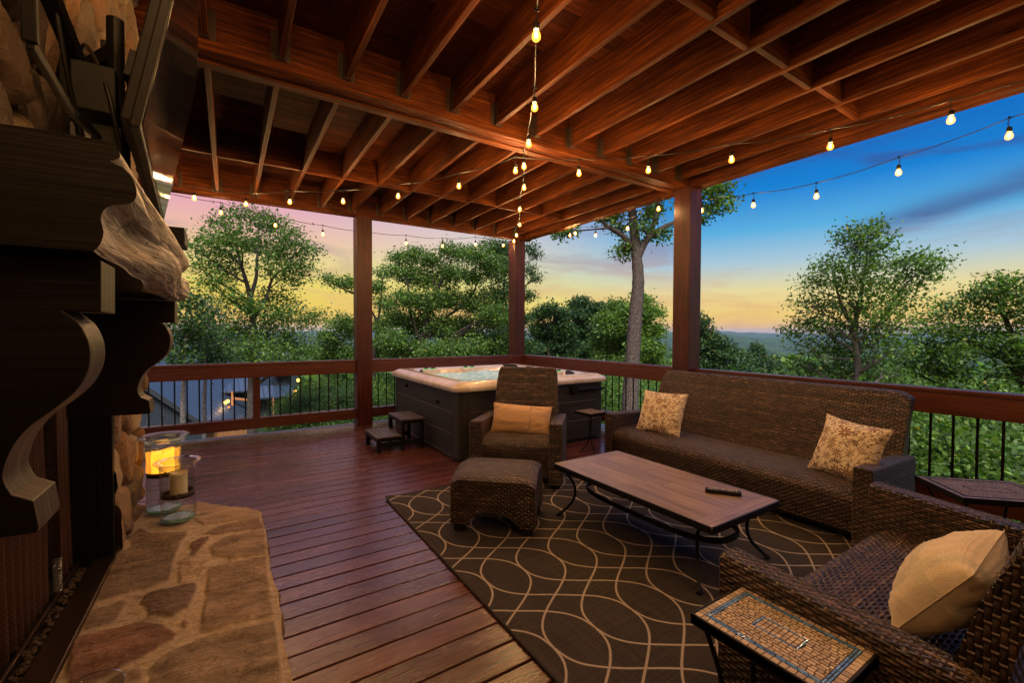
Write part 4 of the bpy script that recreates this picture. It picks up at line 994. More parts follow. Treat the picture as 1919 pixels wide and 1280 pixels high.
# ================================================================== WICKER FURNITURE
def wdisp(P, U, V, cx, cy, amp):
    """push grid vertices out along their normals following the weave"""
    du = np.gradient(P, axis=1); dv = np.gradient(P, axis=0); n = np.cross(du, dv); n /= np.linalg.norm(n, axis=2, keepdims=True)+1e-12
    X = U/cx; Y = V/cy; row = np.floor(Y); fy = Y-row; wave = np.cos((X+row)*pi); py = 1-np.abs(2*fy-1)**2.5
    return P+n*(amp*(py*(.58+.42*wave)-.4))[..., None]
def ext(m_, prof, x0, x1, flare=None, close=False, fine=None, seam=.0):
    """extrude an open (y,z) profile along x with weave uv (u along x); flare(x01, t) may move points"""
    prof = np.asarray(prof, float)
    L = np.concatenate([[0], np.cumsum(np.linalg.norm(np.diff(prof, axis=0), axis=1))])
    st_ = fine or .03; n = max(int(L[-1]/st_), 2); t = np.linspace(0, L[-1], n+1); py = np.interp(t, L, prof[:, 0]); pz = np.interp(t, L, prof[:, 1])
    nx = max(int(abs(x1-x0)/((fine or .03)*1.3)), 2); xs = np.linspace(x0, x1, nx+1)
    P = np.zeros((n+1, nx+1, 3)); P[..., 0] = xs[None]; P[..., 1] = py[:, None]; P[..., 2] = pz[:, None]
    if flare is not None: P = flare(P, (xs-x0)/(x1-x0), t/L[-1])
    U = np.tile(xs-x0, (n+1, 1)); V = np.tile(t[:, None], (1, nx+1))
    if fine: P = wdisp(P, U, V, WCX, WCY, .0042)
    m_.grid(P, U=U, V=V)
def cap(m_, poly, x, flip=False):
    poly = [tuple(p) for p in poly]; idx = list(range(len(poly)))
    if flip: idx = idx[::-1]
    m_.add([(x, a, b) for a, b in poly], [tuple(idx)], [[poly[i] for i in idx]])
WCX, WCY = .024, .0150
def rounded(pts, r, n=5, closed=True):
    """round the corners of a polygon"""
    pts = [np.array(p, float) for p in pts]; out = []; m = len(pts)
    rr = r if isinstance(r, (list, tuple)) else [r]*m
    for i in range(m):
        p = pts[i]; a = pts[i-1]; b = pts[(i+1) % m]
        if (not closed and i in (0, m-1)) or rr[i] == 0: out.append(p); continue
        da = (a-p)/np.linalg.norm(a-p); db = (b-p)/np.linalg.norm(b-p); q = rr[i]
        A, B = p+da*q, p+db*q
        for t in np.linspace(0, 1, n): out.append((1-t)**2*A+2*t*(1-t)*p+t*t*B)
    return np.array(out)
def arm_part(name, t, x0, x1, D, hf, hb, mat, fine=None, foot=.045):
    """arm: D deep (y from -D/2 to D/2), top slopes from hf (front) to hb (back)"""
    m_ = MB(); yf, yb = D/2, -D/2+.05
    r = .022
    # closed loop profile around the arm in x-z, swept along y, so the top and sides share one weave
    def loop(y):
        h = hb+(hf-hb)*((y-yb)/(yf-yb)); return rounded([(x0, foot), (x0, h), (x1, h), (x1, foot)], [0, r, r, 0], 5, False)
    ys = np.linspace(yb, yf-.008, max(int((yf-yb)/((fine or .03)*1.3)), 3))
    l0 = loop(yf); L = np.concatenate([[0], np.cumsum(np.linalg.norm(np.diff(l0, axis=0), axis=1))]); n = max(int(L[-1]/(fine or .03)), 6); tt = np.linspace(0, L[-1], n)
    P = np.zeros((n, len(ys), 3))
    for j, y in enumerate(ys):
        l = loop(y); ll = np.concatenate([[0], np.cumsum(np.linalg.norm(np.diff(l, axis=0), axis=1))]); q = tt/L[-1]*ll[-1]
        P[:, j, 0] = np.interp(q, ll, l[:, 0]); P[:, j, 2] = np.interp(q, ll, l[:, 1]); P[:, j, 1] = y
    U = np.tile(ys-ys[0], (n, 1)); V = np.tile(tt[:, None], (1, len(ys)))
    P = P[:, ::-1]; U = U[:, ::-1]
    if fine: P = wdisp(P, U, V, WCX, WCY, .0042)
    m_.grid(P, U=U, V=V)
    # front face, slightly rounded, woven
    h = hf; fr_ = rounded([(x0, foot), (x0, h), (x1, h), (x1, foot)], [0, r, r, 0], 5, False)
    c = np.array([(x0+x1)/2, (foot+h)/2]); ringo = []
    ringo.append([(a, yf-.008, b) for a, b in fr_]); ringo.append([(c[0]+(a-c[0])*.86, yf, b-.006 if b > c[1] else b) for a, b in fr_])
    m_.grid(np.array(ringo)[::-1], U=np.linspace(0, .5, len(fr_)), V=[.01, .02])
    inner = ringo[1]; m_.add(inner, [tuple(range(len(inner)))[::-1]], [[(p[0], p[2]) for p in inner][::-1]])
    bk = [(a, yb, b) for a, b in loop(yb)]; m_.add(bk, [tuple(range(len(bk)))], [[(p[0], p[2]) for p in bk]])
    return m_.build(name, mat, t)
def wicker_seat(name, loc, rz, W, D, aw, ah, ahb, sh, bh, label, cat, group, mat, fine=None, taper=.0, bw=None, recline=.22, back_y=None):
    t = empty(name, (loc[0], loc[1], .012), rz, label, cat, group)
    # seat: top surface with a rolled front running down to the bottom
    m_ = MB(); yb = -D/2+.16; yf = D/2-.015
    prof = spline([(yb, sh-.035), (yb+.12, sh-.015), ((yb+yf)/2, sh+.012), (yf-.14, sh+.012), (yf-.05, sh-.012), (yf-.008, sh-.06), (yf-.02, sh-.14), (yf-.055, sh-.25), (yf-.075, .085)], 6)
    ext(m_, prof[::-1], -W/2+aw-.01, W/2-aw+.01, fine=fine); m_.build('seat', mat, t)
    arm_part('arm', t, -W/2, -W/2+aw, D, ah, ahb, mat, fine); arm_part('arm', t, W/2-aw, W/2, D, ah, ahb, mat, fine)
    # back: reclined slab with rounded top edge and corners
    m_ = MB(); B = bw or (W-2*aw+.06); th = .085; zt = bh; z0 = .30; yb0 = -D/2+.185 if back_y is None else back_y
    rc = recline
    loop = rounded([(yb0, z0), (yb0-rc*.55, z0+(zt-z0)*.62), (yb0-rc, zt), (yb0-rc-th, zt-.012), (yb0-rc*.55-th, z0+(zt-z0)*.62), (yb0-th-.01, .07)], [0, .12, .035, .035, .12, 0], 6, False)
    def fl(P, sx, st_):
        s = (sx-.5)*2; zrel = np.clip((P[..., 2]-z0)/(zt-z0), 0, 1)
        P[..., 0] *= 1-taper*zrel
        e = np.clip((np.abs(s)-.90)/.10, 0, 1)[None]; P[..., 2] -= (e**2.2)*.055*np.clip((zrel-.75)/.25, 0, 1)
        P[..., 1] += .014*(1-s[None]**2)*0; return P
    ext(m_, loop, -B/2, B/2, flare=fl, fine=fine)
    for s in (-1, 1):
        L_ = np.concatenate([[0], np.cumsum(np.linalg.norm(np.diff(loop, axis=0), axis=1))]); tt = np.linspace(0, L_[-1], 60); q = np.column_stack([np.interp(tt, L_, loop[:, 0]), np.interp(tt, L_, loop[:, 1])])
        P = []
        for a, b in q:
            zr = min(max((b-z0)/(zt-z0), 0), 1); P.append((s*B/2*(1-taper*zr), a, b-.055*max((zr-.75)/.25, 0)))
        idx = list(range(len(P))); 
        if s < 0: idx = idx[::-1]
        m_.add(P, [tuple(idx)], [[(P[i][2], P[i][1]) for i in idx]])
    m_.build('backrest', mat, t)
    m_ = MB(); m_.box2((-W/2+aw, -D/2+.07, .05), (W/2-aw, yf-.10, .09)); m_.build('seat_frame', M['blackplastic'], t)
    for sx in (-1, 1):
        for sy in (-1, 1):
            m_ = MB(); m_.box((sx*(W/2-.05), sy*(D/2-.06)+.0, .022), (.06, .06, .043)); m_.build('foot', M['blackplastic'], t, bevel=.004)
    return t
WCX, WCY = .024, .0165
sofa = wicker_seat('wicker_sofa', (-.895, -4.84), pi/2, 2.48, .89, .115, .575, .545, .40, 1.03, 'long dark brown wicker sofa with two floral cushions against the right railing', 'sofa', 'dark brown wicker seating', M['wicker'], bw=2.36, recline=.26, fine=.0060)
ach = wicker_seat('wicker_armchair', (-2.36, -3.42), 2.397, .90, .86, .125, .625, .575, .44, 1.09, 'high backed wicker armchair with orange lumbar cushion in front of the hot tub', 'armchair', 'dark brown wicker seating', M['wicker'], taper=.12, bw=.76, recline=.20, fine=.0060)
WCX, WCY = .024, .0150
love = wicker_seat('wicker_loveseat', (-2.60, -6.68), 0, 1.54, .86, .115, .65, .59, .42, 1.02, 'large dark wicker loveseat in the near right corner with a beige cushion', 'loveseat', 'dark brown wicker seating', M['wickerbig'], fine=.0048, bw=1.40, recline=.20, back_y=-.125)
# ottoman
ot = empty('wicker_ottoman', (-3.145, -4.27, .012), 2.397, 'wicker footstool with a domed top and arched skirts in front of the armchair', 'ottoman', 'dark brown wicker seating')
W_, D_ = .63, .52
top = lambda y: .405+.06*(1-(y/(D_/2))**2)
def arch(s): return .055+.10*np.clip(1-(np.abs(s)/.62)**2.4, 0, 1)
m_ = MB(); yy = np.linspace(-D_/2+.03, D_/2-.03, 14); prof = [(-D_/2-.012, .39)]+[(y, top(y)) for y in yy]+[(D_/2+.012, .39)]
prof = rounded(prof, [0]+[.02]*14+[0], 4, False); 
def fl(P, sx, st_):
    s = (sx-.5)*2; P[..., 2] -= (.035*np.clip((np.abs(s)-.72)/.28, 0, 1)**2)[None]; return P
ext(m_, prof[::-1], -W_/2-.005, W_/2+.005, flare=fl); m_.build('seat', M['wicker'], ot)
for sy in (-1, 1):
    m_ = MB(); xs = np.linspace(-W_/2, W_/2, 26); s = xs/(W_/2); P = []
    for k, q in enumerate(np.linspace(0, 1, 10)):
        zb_ = arch(s); zt_ = .395-.035*np.clip((np.abs(s)-.72)/.28, 0, 1)**2; z = zb_+(zt_-zb_)*q; P.append(np.stack([xs, np.full_like(xs, sy*(D_/2+.012-.02*(1-q))), z], -1))
    P = np.array(P); 
    if sy > 0: P = P[::-1]
    m_.grid(P, U=np.tile(xs, (10, 1)), V=P[..., 2]); m_.build('skirt', M['wicker'], ot)
for sx in (-1, 1):
    m_ = MB(); ys = np.linspace(-D_/2-.01, D_/2+.01, 24); s = ys/(D_/2+.01); P = []
    for q in np.linspace(0, 1, 12):
        zb_ = arch(s); zt_ = np.minimum(.385+.06*(1-s**2)-.02, .40+.05*(1-s**2)); z = zb_+(zt_-zb_)*q; P.append(np.stack([np.full_like(ys, sx*(W_/2)), ys, z], -1))
    P = np.array(P)
    if sx < 0: P = P[::-1]
    m_.grid(P, U=np.tile(ys, (12, 1)), V=P[..., 2]); m_.build('side_panel', M['wicker'], ot)
for sx in (-1, 1):
    for sy in (-1, 1): m_ = MB(); m_.box((sx*(W_/2-.06), sy*(D_/2-.045), .03), (.085, .06, .058)); m_.build('foot', M['blackplastic'], ot, bevel=.004)

# cushions -------------------------------------------------------------
def cushion(w, h, th, seed=0, n=44, pinch=.07, power=.45):
    s = np.linspace(-1, 1, n); X, Y = np.meshgrid(s, s); V_ = []; 
    prof = (np.clip(1-X**2, 0, 1)*np.clip(1-Y**2, 0, 1))**power
    ex = 1-pinch*(1-np.abs(Y)**2.2)*np.abs(X)**3; ey = 1-pinch*(1-np.abs(X)**2.2)*np.abs(Y)**3
    wr = (fbm(X*2.2+seed, Y*2.2, 4, seed)-.5)*.10*th
    crn = (fbm((np.abs(X)+np.abs(Y))*5+seed, X*3-Y*2, 3, seed+3)-.5)*.12*th*np.clip(np.abs(X*Y)*3, 0, 1)
    px, py = X*w/2*ex, Y*h/2*ey
    P = []; UV = []
    for sg in (1, -1):
        z = sg*(th/2*prof+(wr+crn)*np.clip(prof*3, 0, 1)); P.append(np.stack([px, py, z], -1).reshape(-1, 3)); UV.append(np.stack([X*w/2+(0 if sg > 0 else 3), Y*h/2], -1).reshape(-1, 2))
    q1 = gridquads(n, n); q2 = gridquads(n, n, n*n)[:, ::-1]
    return np.vstack(P), np.vstack([q1, q2]), np.vstack(UV), (px, py)
def floral(name):
    g = G(name); uv = g.uv(); wob = g.noise(uv, 14, 3, .5, col=True)
    vm = g.n('ShaderNodeVectorMath', operation='MULTIPLY_ADD'); g.set(vm.inputs[0], wob); vm.inputs[1].default_value = (.03, .03, 0); g.set(vm.inputs[2], uv); u2 = vm.outputs[0]
    def flowers(scale, npet, seed, r0, hollow):
        m = g.map(u2, (1, 1, 1), (0, 0, seed), (seed*1.7, seed*.9, 0)); vo = g.n('ShaderNodeTexVoronoi', feature='F1'); g.set(vo.inputs['Vector'], m); vo.inputs['Scale'].default_value = scale; vo.inputs['Randomness'].default_value = .75
        sb = g.n('ShaderNodeVectorMath', operation='SUBTRACT'); g.set(sb.inputs[0], m); g.set(sb.inputs[1], vo.outputs['Position']); x, y, _ = g.sep(sb.outputs[0])
        x = g.math('MULTIPLY', x, scale); y = g.math('MULTIPLY', y, scale)
        rot = g.math('MULTIPLY', g.sep(vo.outputs['Color'])[0], 6.28); ang = g.math('ADD', g.math('ARCTAN2', y, x), rot); d = vo.outputs['Distance']
        pet = g.math('ABSOLUTE', g.math('COSINE', g.math('MULTIPLY', ang, npet/2))); rad = g.math('MULTIPLY_ADD', g.math('POWER', pet, .8), r0*.75, r0*.25)
        ins = g.math('LESS_THAN', d, rad); core = g.math('GREATER_THAN', d, r0*hollow); edge = g.math('GREATER_THAN', pet, .25)
        return g.math('MULTIPLY', g.math('MULTIPLY', ins, core), edge), d
    a1, d1 = flowers(9.5, 9, .3, .48, .22); a2, d2 = flowers(21, 5, 1.1, .44, .12); a3, d3 = flowers(36, 3, 2.3, .46, .05)
    st_ = g.n('ShaderNodeTexWave', wave_type='BANDS'); g.set(st_.inputs['Vector'], g.map(u2, (1, 1, 1), (0, 0, .8))); st_.inputs['Scale'].default_value = 7; st_.inputs['Distortion'].default_value = 9; st_.inputs['Detail'].default_value = 1
    stem = g.math('GREATER_THAN', st_.outputs['Fac'], .975)
    base = g.mix(g.noise(uv, 25, 4, .6), (.62, .52, .38), (.80, .70, .56))
    far_ = g.math('GREATER_THAN', d1, .52)
    c = g.mix(g.math('MULTIPLY', g.math('MULTIPLY', a3, far_), .85), base, (.13, .055, .025))
    c = g.mix(g.math('MULTIPLY', g.math('MULTIPLY', a2, far_), .9), c, (.10, .045, .022))
    c = g.mix(g.math('MULTIPLY', stem, .8), c, (.10, .05, .025)); c = g.mix(g.math('MULTIPLY', a1, .92), c, (.17, .065, .026))
    c = g.mix(g.math('LESS_THAN', d1, .075), c, (.36, .11, .03))
    n = g.noise(g.map(uv, (1, 1, 1)), 900, 2, .6)
    return g.done(g.bsdf(c, .85, 0, .2, g.bump(g.math('ADD', n, g.math('MULTIPLY', g.noise(uv, 12, 3, .5), 2.0)), .5, .003), Sheen_Weight=.2))
M['floral'] = floral('floral_linen')
def woven(name, c1, c2, band=None):
    g = G(name); uv = g.uv(); x, y, _ = g.sep(uv); n = g.noise(g.map(uv, (300, 60, 1)), 1, 4, .6); n2 = g.noise(uv, 9, 4, .6)
    c = g.mix(g.math('ADD', g.math('MULTIPLY', n, .7), g.math('MULTIPLY', n2, .3)), c1, c2); hb = n
    rib = g.math('SINE', g.math('MULTIPLY', g.math('ADD', y, g.math('MULTIPLY', n2, .004)), 2*pi/.0048)); hb = g.math('ADD', hb, g.math('MULTIPLY', rib, .22))
    if band:
        for axis, p0, w, s in band:
            a = (y if axis == 'y' else x); b = (x if axis == 'y' else y)
            d = g.math('ABSOLUTE', g.math('SUBTRACT', a, p0)); inb = g.math('LESS_THAN', d, w)
            zig = g.math('SINE', g.math('MULTIPLY', g.math('ADD', b, g.math('MULTIPLY', d, 2.0)), 2*pi/.011))
            k = g.math('MULTIPLY', inb, g.math('MULTIPLY_ADD', zig, .5, .5)); hb = g.math('ADD', hb, g.math('MULTIPLY', k, 3.0)); c = g.mix(g.math('MULTIPLY', k, s), c, tuple(min(1, v*1.35) for v in c2))
    return g.done(g.bsdf(c, .9, 0, .15, g.bump(hb, .7, .0025), Sheen_Weight=.25))
M['orange'] = woven('orange_cotton', (.50, .30, .16), (.68, .44, .26), (('y', .075, .010, .7), ('y', .052, .006, .6), ('x', .10, .012, .35)))
M['beige'] = woven('beige_knit', (.58, .46, .32), (.82, .70, .53), (('y', .03, .020, .8), ('x', 2.84, .022, .9), ('x', -.16, .022, .9)))
def put_cushion(name, w, h, th, mat, parent_M, label, seed=0, fringe=True, pinch=.07, tassel=False, mirror=False, power=.45):
    V_, Q_, UV_, (px, py) = cushion(w, h, th, seed, pinch=pinch, power=power)
    t = empty(name, tuple(parent_M[:3, 3]), 0, label, 'cushion'); R = parent_M[:3, :3]
    npmesh('cover', V_@R.T, Q_, mat, t, uv=UV_)
    n = px.shape[0]; loop = [(px[0, i], py[0, i]) for i in range(n)]+[(px[i, -1], py[i, -1]) for i in range(1, n)]+[(px[-1, i], py[-1, i]) for i in range(n-2, -1, -1)]+[(px[i, 0], py[i, 0]) for i in range(n-2, 0, -1)]
    m_ = MB(); lp = np.array([(x*1.006, y*1.006, 0) for x, y in loop]+[(loop[0][0]*1.006, loop[0][1]*1.006, 0)])
    if fringe: rad = .0045+.0025*np.random.default_rng(seed).random(len(lp))
    else: rad = np.full(len(lp), .0016)
    m_.tube(lp@R.T, rad, 6, cap=False); m_.build('piping', mat, t)
    return t
def frame(pos, right, up, nrm=None):
    right = np.array(right, float); right /= np.linalg.norm(right); up = np.array(up, float); up = up-(up@right)*right; up /= np.linalg.norm(up); n = np.cross(right, up)
    m = np.eye(4); m[:3, 0] = right; m[:3, 1] = up; m[:3, 2] = n; m[:3, 3] = pos; return m
# normals face -u (sofa), so right = -v
pc = onu(1238, 780, -1.00); put_cushion('floral_cushion', .52, .47, .19, M['floral'], frame((-.99, pc[1], .625), (.10, -1, 0.02), (.42, 0, 1)), 'square floral cushion at the far left end of the sofa', 1)
pc = onu(1588, 838, -1.04); put_cushion('floral_cushion', .47, .45, .19, M['floral'], frame((-1.03, pc[1], .625), (-.28, -1, -.06), (.42, 0.02, 1)), 'square floral cushion leaning at the near right end of the sofa', 4, pinch=.10)
fwd = np.array([-sin(2.397), cos(2.397), 0]); lft = np.array([cos(2.397), sin(2.397), 0])
cc = np.array([-2.36, -3.42, 0])+fwd*(.02)+[0, 0, .585]
put_cushion('lumbar_cushion', .62, .31, .19, M['orange'], frame(cc, -lft+np.array([0, 0, -.05]), -fwd*.35+np.array([0, 0, 1])), 'rectangular orange lumbar cushion on the wicker armchair', 7, fringe=False, pinch=.05)
# beige cushion on the loveseat
ct = onz(1795, 1095, .60)
put_cushion('beige_cushion', .47, .345, .23, M['beige'], frame((-2.79, -6.765, .628), (1, .02, .04), (-.02, -.55, .84)), 'plump beige knit cushion with a tufted band on the loveseat', 9, fringe=False, pinch=.03, power=.40)

# coffee table ---------------------------------------------------------
M['table'] = wood('plank_look_tile', (.13, .085, .065), (.26, .18, .14), (.38, .28, .22), rough=.34, spec=.5, grain=.45, bump=.15, var=.14)
CX, CY, CH = -2.325, -5.09, .42
ctb = empty('coffee_table', (CX, CY, .012), 0, 'long low coffee table with plank top and curved black iron legs on the rug', 'coffee table')
hw, hl = .375, .712; H = CH-.012
m_ = MB(); rows = 5; y = -hl+.012
cols_ = [-hw+.012+i*(2*hw-.024)/rows for i in range(rows+1)]
for i in range(rows):
    y = -hl+.012+.105; first = True; cuts = [y]
    q = y+random.uniform(.3, .75)
    while q < hl-.13: cuts.append(q); q += random.uniform(.45, .85)
    cuts.append(hl-.012-.105)
    for a, b in zip(cuts[:-1], cuts[1:]): m_.box2((cols_[i]+.0006, a+.0006, H-.012), (cols_[i+1]-.0006, b-.0006, H), grain=1)
for s in (-1, 1): m_.box2((-hw+.012, min(s*(hl-.012), s*(hl-.117)), H-.012), (hw-.012, max(s*(hl-.012), s*(hl-.117)), H), grain=0)
m_.build('tabletop', M['table'], ctb, bevel=.0008, seg=1)
m_ = MB(); m_.prism(rounded([(-hw, -hl), (hw, -hl), (hw, hl), (-hw, hl)], .02), 2, H-.04, H-.0125)
for s in (-1, 1): m_.box2((s*hw, -hl+.02, H-.0122), (s*(hw-.0115), hl-.02, H+.001)); m_.box2((-hw+.02, s*hl, H-.0122), (hw-.02, s*(hl-.0115), H+.001))
m_.build('table_frame', M['black'], ctb, bevel=.002)
for sx in (-1, 1):
    for sy in (-1, 1):
        pts = spline([(.90, .86, H-.04), (.80, .80, H-.10), (.72, .77, .22), (.76, .79, .12), (.92, .86, .035), (.99, .89, .012)], 6)
        m_ = MB(); pr = [(sx*hw*a, sy*hl*b*(1 if True else 1), z) for a, b, z in pts]
        m_.tube(pr, [.011]*len(pr), 8); m_.tube([(pr[-1][0]-sx*.02, pr[-1][1], .006), (pr[-1][0]+sx*.012, pr[-1][1], .006)], .013, 8); m_.build('leg', M['black'], ctb)
a = np.linspace(0, 2*pi, 73); ox = np.sign(np.cos(a))*np.abs(np.cos(a))**.75*hw*.62; oy = np.sign(np.sin(a))*np.abs(np.sin(a))**.55*hl*.86
P = np.array([[(x*k, y*k, z) for x, y in zip(ox, oy)] for k, z in ((1, .20), (1, .235), (.975, .235), (.975, .20), (1, .20))]); m_ = MB(); m_.grid(P[::-1], smooth=False); m_.build('stretcher', M['black'], ctb)
# remote
rp = onz(1355, 926, CH); rm = empty('remote_control', (rp[0], rp[1], CH+.0015), atan2(*(onz(1389, 930, CH)-onz(1322, 922, CH))[[1, 0]]), 'black remote control lying on the coffee table', 'remote control')
Lr = np.linalg.norm((onz(1389, 930, CH)-onz(1322, 922, CH))[:2]); m_ = MB(); pr = spline([(-Lr/2, -.018), (-Lr/2+.02, -.026), (0, -.021), (Lr/2-.02, -.025), (Lr/2, -.02), (Lr/2, .02), (Lr/2-.02, .025), (0, .021), (-Lr/2+.02, .026), (-Lr/2, .018)], 3, True)
m_.prism(pr, 2, 0, .026); m_.build('case', M['blackplastic'], rm, bevel=.006)
M['btn'] = plain('grey_button', (.45, .45, .46), .5); M['btnc'] = plain('coloured_button', (.35, .05, .03), .5)
for k in range(11):
    for j in range(3):
        if k in (4, 5) and j != 1: continue
        m_ = MB(); m_.box((-Lr/2+.022+k*(Lr-.04)/10.6, (j-1)*.013, .0273), (.009, .007, .0035) if (k, j) != (5, 1) else (.016, .016, .004)); m_.build('button', M['btnc' if (k == 0 and j == 2) or (k == 6 and j == 1) else 'btn'], rm, bevel=.001)

# mosaic side tables ---------------------------------------------------
def tilemat(name, c, rough, metal=0, var=.3):
    g = G(name); r = g.attr(); k = g.math('MULTIPLY_ADD', r, var*2, 1-var); n = g.noise(g.pos(), 60, 4, .7); k = g.math('MULTIPLY', k, g.math('MULTIPLY_ADD', n, .5, .75))
    return g.done(g.bsdf(g.mix(1.0, c, g.comb(k, k, k), 'MULTIPLY'), rough, metal, .5, g.bump(g.noise(g.pos(), 35, 3, .5), .3, .003)))
M['tile'] = tilemat('tan_mosaic', (.42, .33, .26), .5); M['bluetile'] = tilemat('blue_glass_mosaic', (.14, .28, .56), .10, 0, .4); M['browntile'] = tilemat('brown_mosaic', (.19, .135, .115), .35)
M['grout'] = plain('dark_grout', (.02, .015, .012), .8)
def mosaic(t, hx, hy, H, mats, tw=.020):
    """frame + tiles; x is the short side"""
    m_ = MB(); m_.prism(rounded([(-hx, -hy), (hx, -hy), (hx, hy), (-hx, hy)], .008), 2, H-.026, H-.006); m_.build('table_frame_tray', M['grout'], t)
    m_ = MB()
    for s in (-1, 1): m_.box2((s*hx, -hy, H-.034), (s*(hx-.007), hy, H+.001)); m_.box2((-hx+.0072, s*hy, H-.034), (hx-.0072, s*(hy-.007), H+.001))
    m_.build('rim', M['black'], t, bevel=.0015)
    m_ = MB(); gp = .0032
    def tl(x0, x1, y0, y1, mi):
        if x1-x0 < .004 or y1-y0 < .004: return
        j = lambda: random.uniform(-.0007, .0007)
        m_.add([(x0+gp/2+j(), y0+gp/2+j(), H-.0005), (x1-gp/2+j(), y0+gp/2+j(), H-.0005), (x1-gp/2+j(), y1-gp/2+j(), H-.0005), (x0+gp/2+j(), y1-gp/2+j(), H-.0005),
                (x0+gp/2, y0+gp/2, H-.006), (x1-gp/2, y0+gp/2, H-.006), (x1-gp/2, y1-gp/2, H-.006), (x0+gp/2, y1-gp/2, H-.006)],
               [(0, 1, 2, 3), (4, 5, 1, 0), (5, 6, 2, 1), (6, 7, 3, 2), (7, 4, 0, 3)], None, mi)
    def ringt(a, b, w, ln, mi):
        nx = max(1, round(2*a/ln)); ny = max(1, round((2*b-2*w)/ln))
        for s in (-1, 1):
            for i in range(nx): x0 = -a+i*2*a/nx; y0, y1 = sorted((s*b, s*(b-w))); tl(x0, x0+2*a/nx, y0, y1, mi)
            for i in range(ny): y0 = -b+w+i*(2*b-2*w)/ny; x0, x1 = sorted((s*a, s*(a-w))); tl(x0, x1, y0, y0+(2*b-2*w)/ny, mi)
    a, b = hx-.008, hy-.008
    ringt(a, b, tw*1.15, tw*1.1, 0); a -= tw*1.15; b -= tw*1.15
    ringt(a, b, tw*.42, tw*1.6, 1); a -= tw*.42; b -= tw*.42; ringt(a, b, tw*.42, tw*1.5, 1); a -= tw*.42; b -= tw*.42
    ia, ib = tw*1.9, max(tw*1.9, b-4.6*tw)
    rows = max(2, round(2*a/(tw*.74))); rw = 2*a/rows
    for i in range(rows):
        x0 = -a+i*rw; xc = x0+rw/2; y = -b-random.uniform(0, tw*.6)
        while y < b:
            L = tw*random.uniform(.75, 1.25); y0, y1 = max(y, -b), min(y+L, b)
            if abs(xc) < ia:
                if y0 < -ib: y1 = min(y1, -ib)
                elif y0 < ib: y = ib; continue
            tl(x0, x0+rw, y0, y1, 0); y = y1 if y1 > y else y+L
    ringt(ia, ib, tw*.4, tw*1.3, 1); ia -= tw*.4; ib -= tw*.4
    nx = 3; ny = max(3, round(2*ib/(tw*.75)))
    for i in range(nx):
        for j in range(ny): tl(-ia+i*2*ia/nx, -ia+(i+1)*2*ia/nx, -ib+j*2*ib/ny, -ib+(j+1)*2*ib/ny, 0)
    m_.build('mosaic_tiles', mats, t)
def tlegs(t, hx, hy, H, spread=1.0):
    for sx in (-1, 1):
        for sy in (-1, 1):
            m_ = MB(); m_.tube(spline([(sx*hx*.8, sy*hy*.85, H-.03), (sx*hx*.55, sy*hy*.6, H*.55), (sx*hx*.62, sy*hy*.68, H*.25), (sx*hx*.95*spread, sy*hy*.95*spread, .006)], 6), .0075, 8); m_.build('leg', M['black'], t)
    m_ = MB(); m_.lathe([(hx*.58, H*.45), (hx*.58, H*.45+.016), (hx*.56, H*.45+.016), (hx*.56, H*.45), (hx*.58, H*.45)], n=24, sy=hy/hx); m_.build('stretcher_ring', M['black'], t)
fz = .575
c1, c2, c3 = onz(1298, 1152, fz), onz(1390, 1096, fz), onz(1653, 1222, fz)
ft = empty('mosaic_side_table', ((c1[0]+c2[0])/2, (c2[1]+c3[1])/2, .012), 0, 'tan and blue mosaic topped side table beside the loveseat arm, nearest the camera', 'side table', 'mosaic topped side tables')
mosaic(ft, (c2[0]-c1[0])/2, (c2[1]-c3[1])/2, fz-.012, [M['tile'], M['bluetile']], .0195); tlegs(ft, (c2[0]-c1[0])/2, (c2[1]-c3[1])/2, fz-.012)
rt = empty('mosaic_side_table', (-1.04, -6.56, .001), radians(45), 'dark mosaic topped side table behind the loveseat, near the railing balusters', 'side table', 'mosaic topped side tables')
mosaic(rt, .205, .27, .55, [M['browntile'], M['blackplastic']], .022); tlegs(rt, .205, .27, .55)
tb = onz(1107, 771, .52); bt = empty('mosaic_side_table', (tb[0], tb[1], .001), .05, 'small square dark side table on a thin stand beside the hot tub', 'side table', 'mosaic topped side tables')
mosaic(bt, .145, .145, .52, [M['browntile'], M['browntile']], .022)
m_ = MB()
for k in range(3):
    q = k*2.09+.3; m_.tube(spline([(.03*cos(q), .03*sin(q), .49), (.012*cos(q), .012*sin(q), .34), (.03*cos(q), .03*sin(q), .14), (.12*cos(q), .12*sin(q), .008)], 6), .007, 8)
m_.build('stand', M['black'], bt)

# ================================================================== LAND
def ground(x, y):
    x = np.asarray(x, float); y = np.asarray(y, float)
    r = np.hypot(x+2, y+2); az = np.arctan2(x, y)
    z = -3.7-.045*np.minimum(r, 30)-.8*np.clip(az, 0, 1.5)*np.clip(1-r/200, 0, 1)-np.clip(r-30, 0, 60)*.15-np.clip(r-90, 0, 500)*.105
    z = z+(fbm(x/90+3, y/90, 4, 21)-.47)*np.clip((r-60)/200, 0, 1)*34
    for r0, w, h0, h1, f_, sd in ((760, 130, 0, 16, 9, 30), (1250, 230, 6, 34, 7, 31), (2300, 420, 14, 48, 5, 32), (4600, 900, 28, 62, 4, 33)):
        z = z+np.exp(-((r-r0-.15*r0*(fbm(az*3+sd, az*0+2, 2, sd)-.5))/w)**2)*(h0+h1*np.clip(fbm(az*f_+sd, r/900, 4, sd)*1.5-.25, 0, 1))
    return z+(fbm(x/6, y/6, 3, 5)-.5)*.5*np.clip(r/20, 0, 1)*np.clip((r-9)/9, 0, 1)
g = G('forest_floor'); p = g.pos(); n1 = g.noise(p, .05, 6, .6); n2 = g.noise(p, .9, 6, .65)
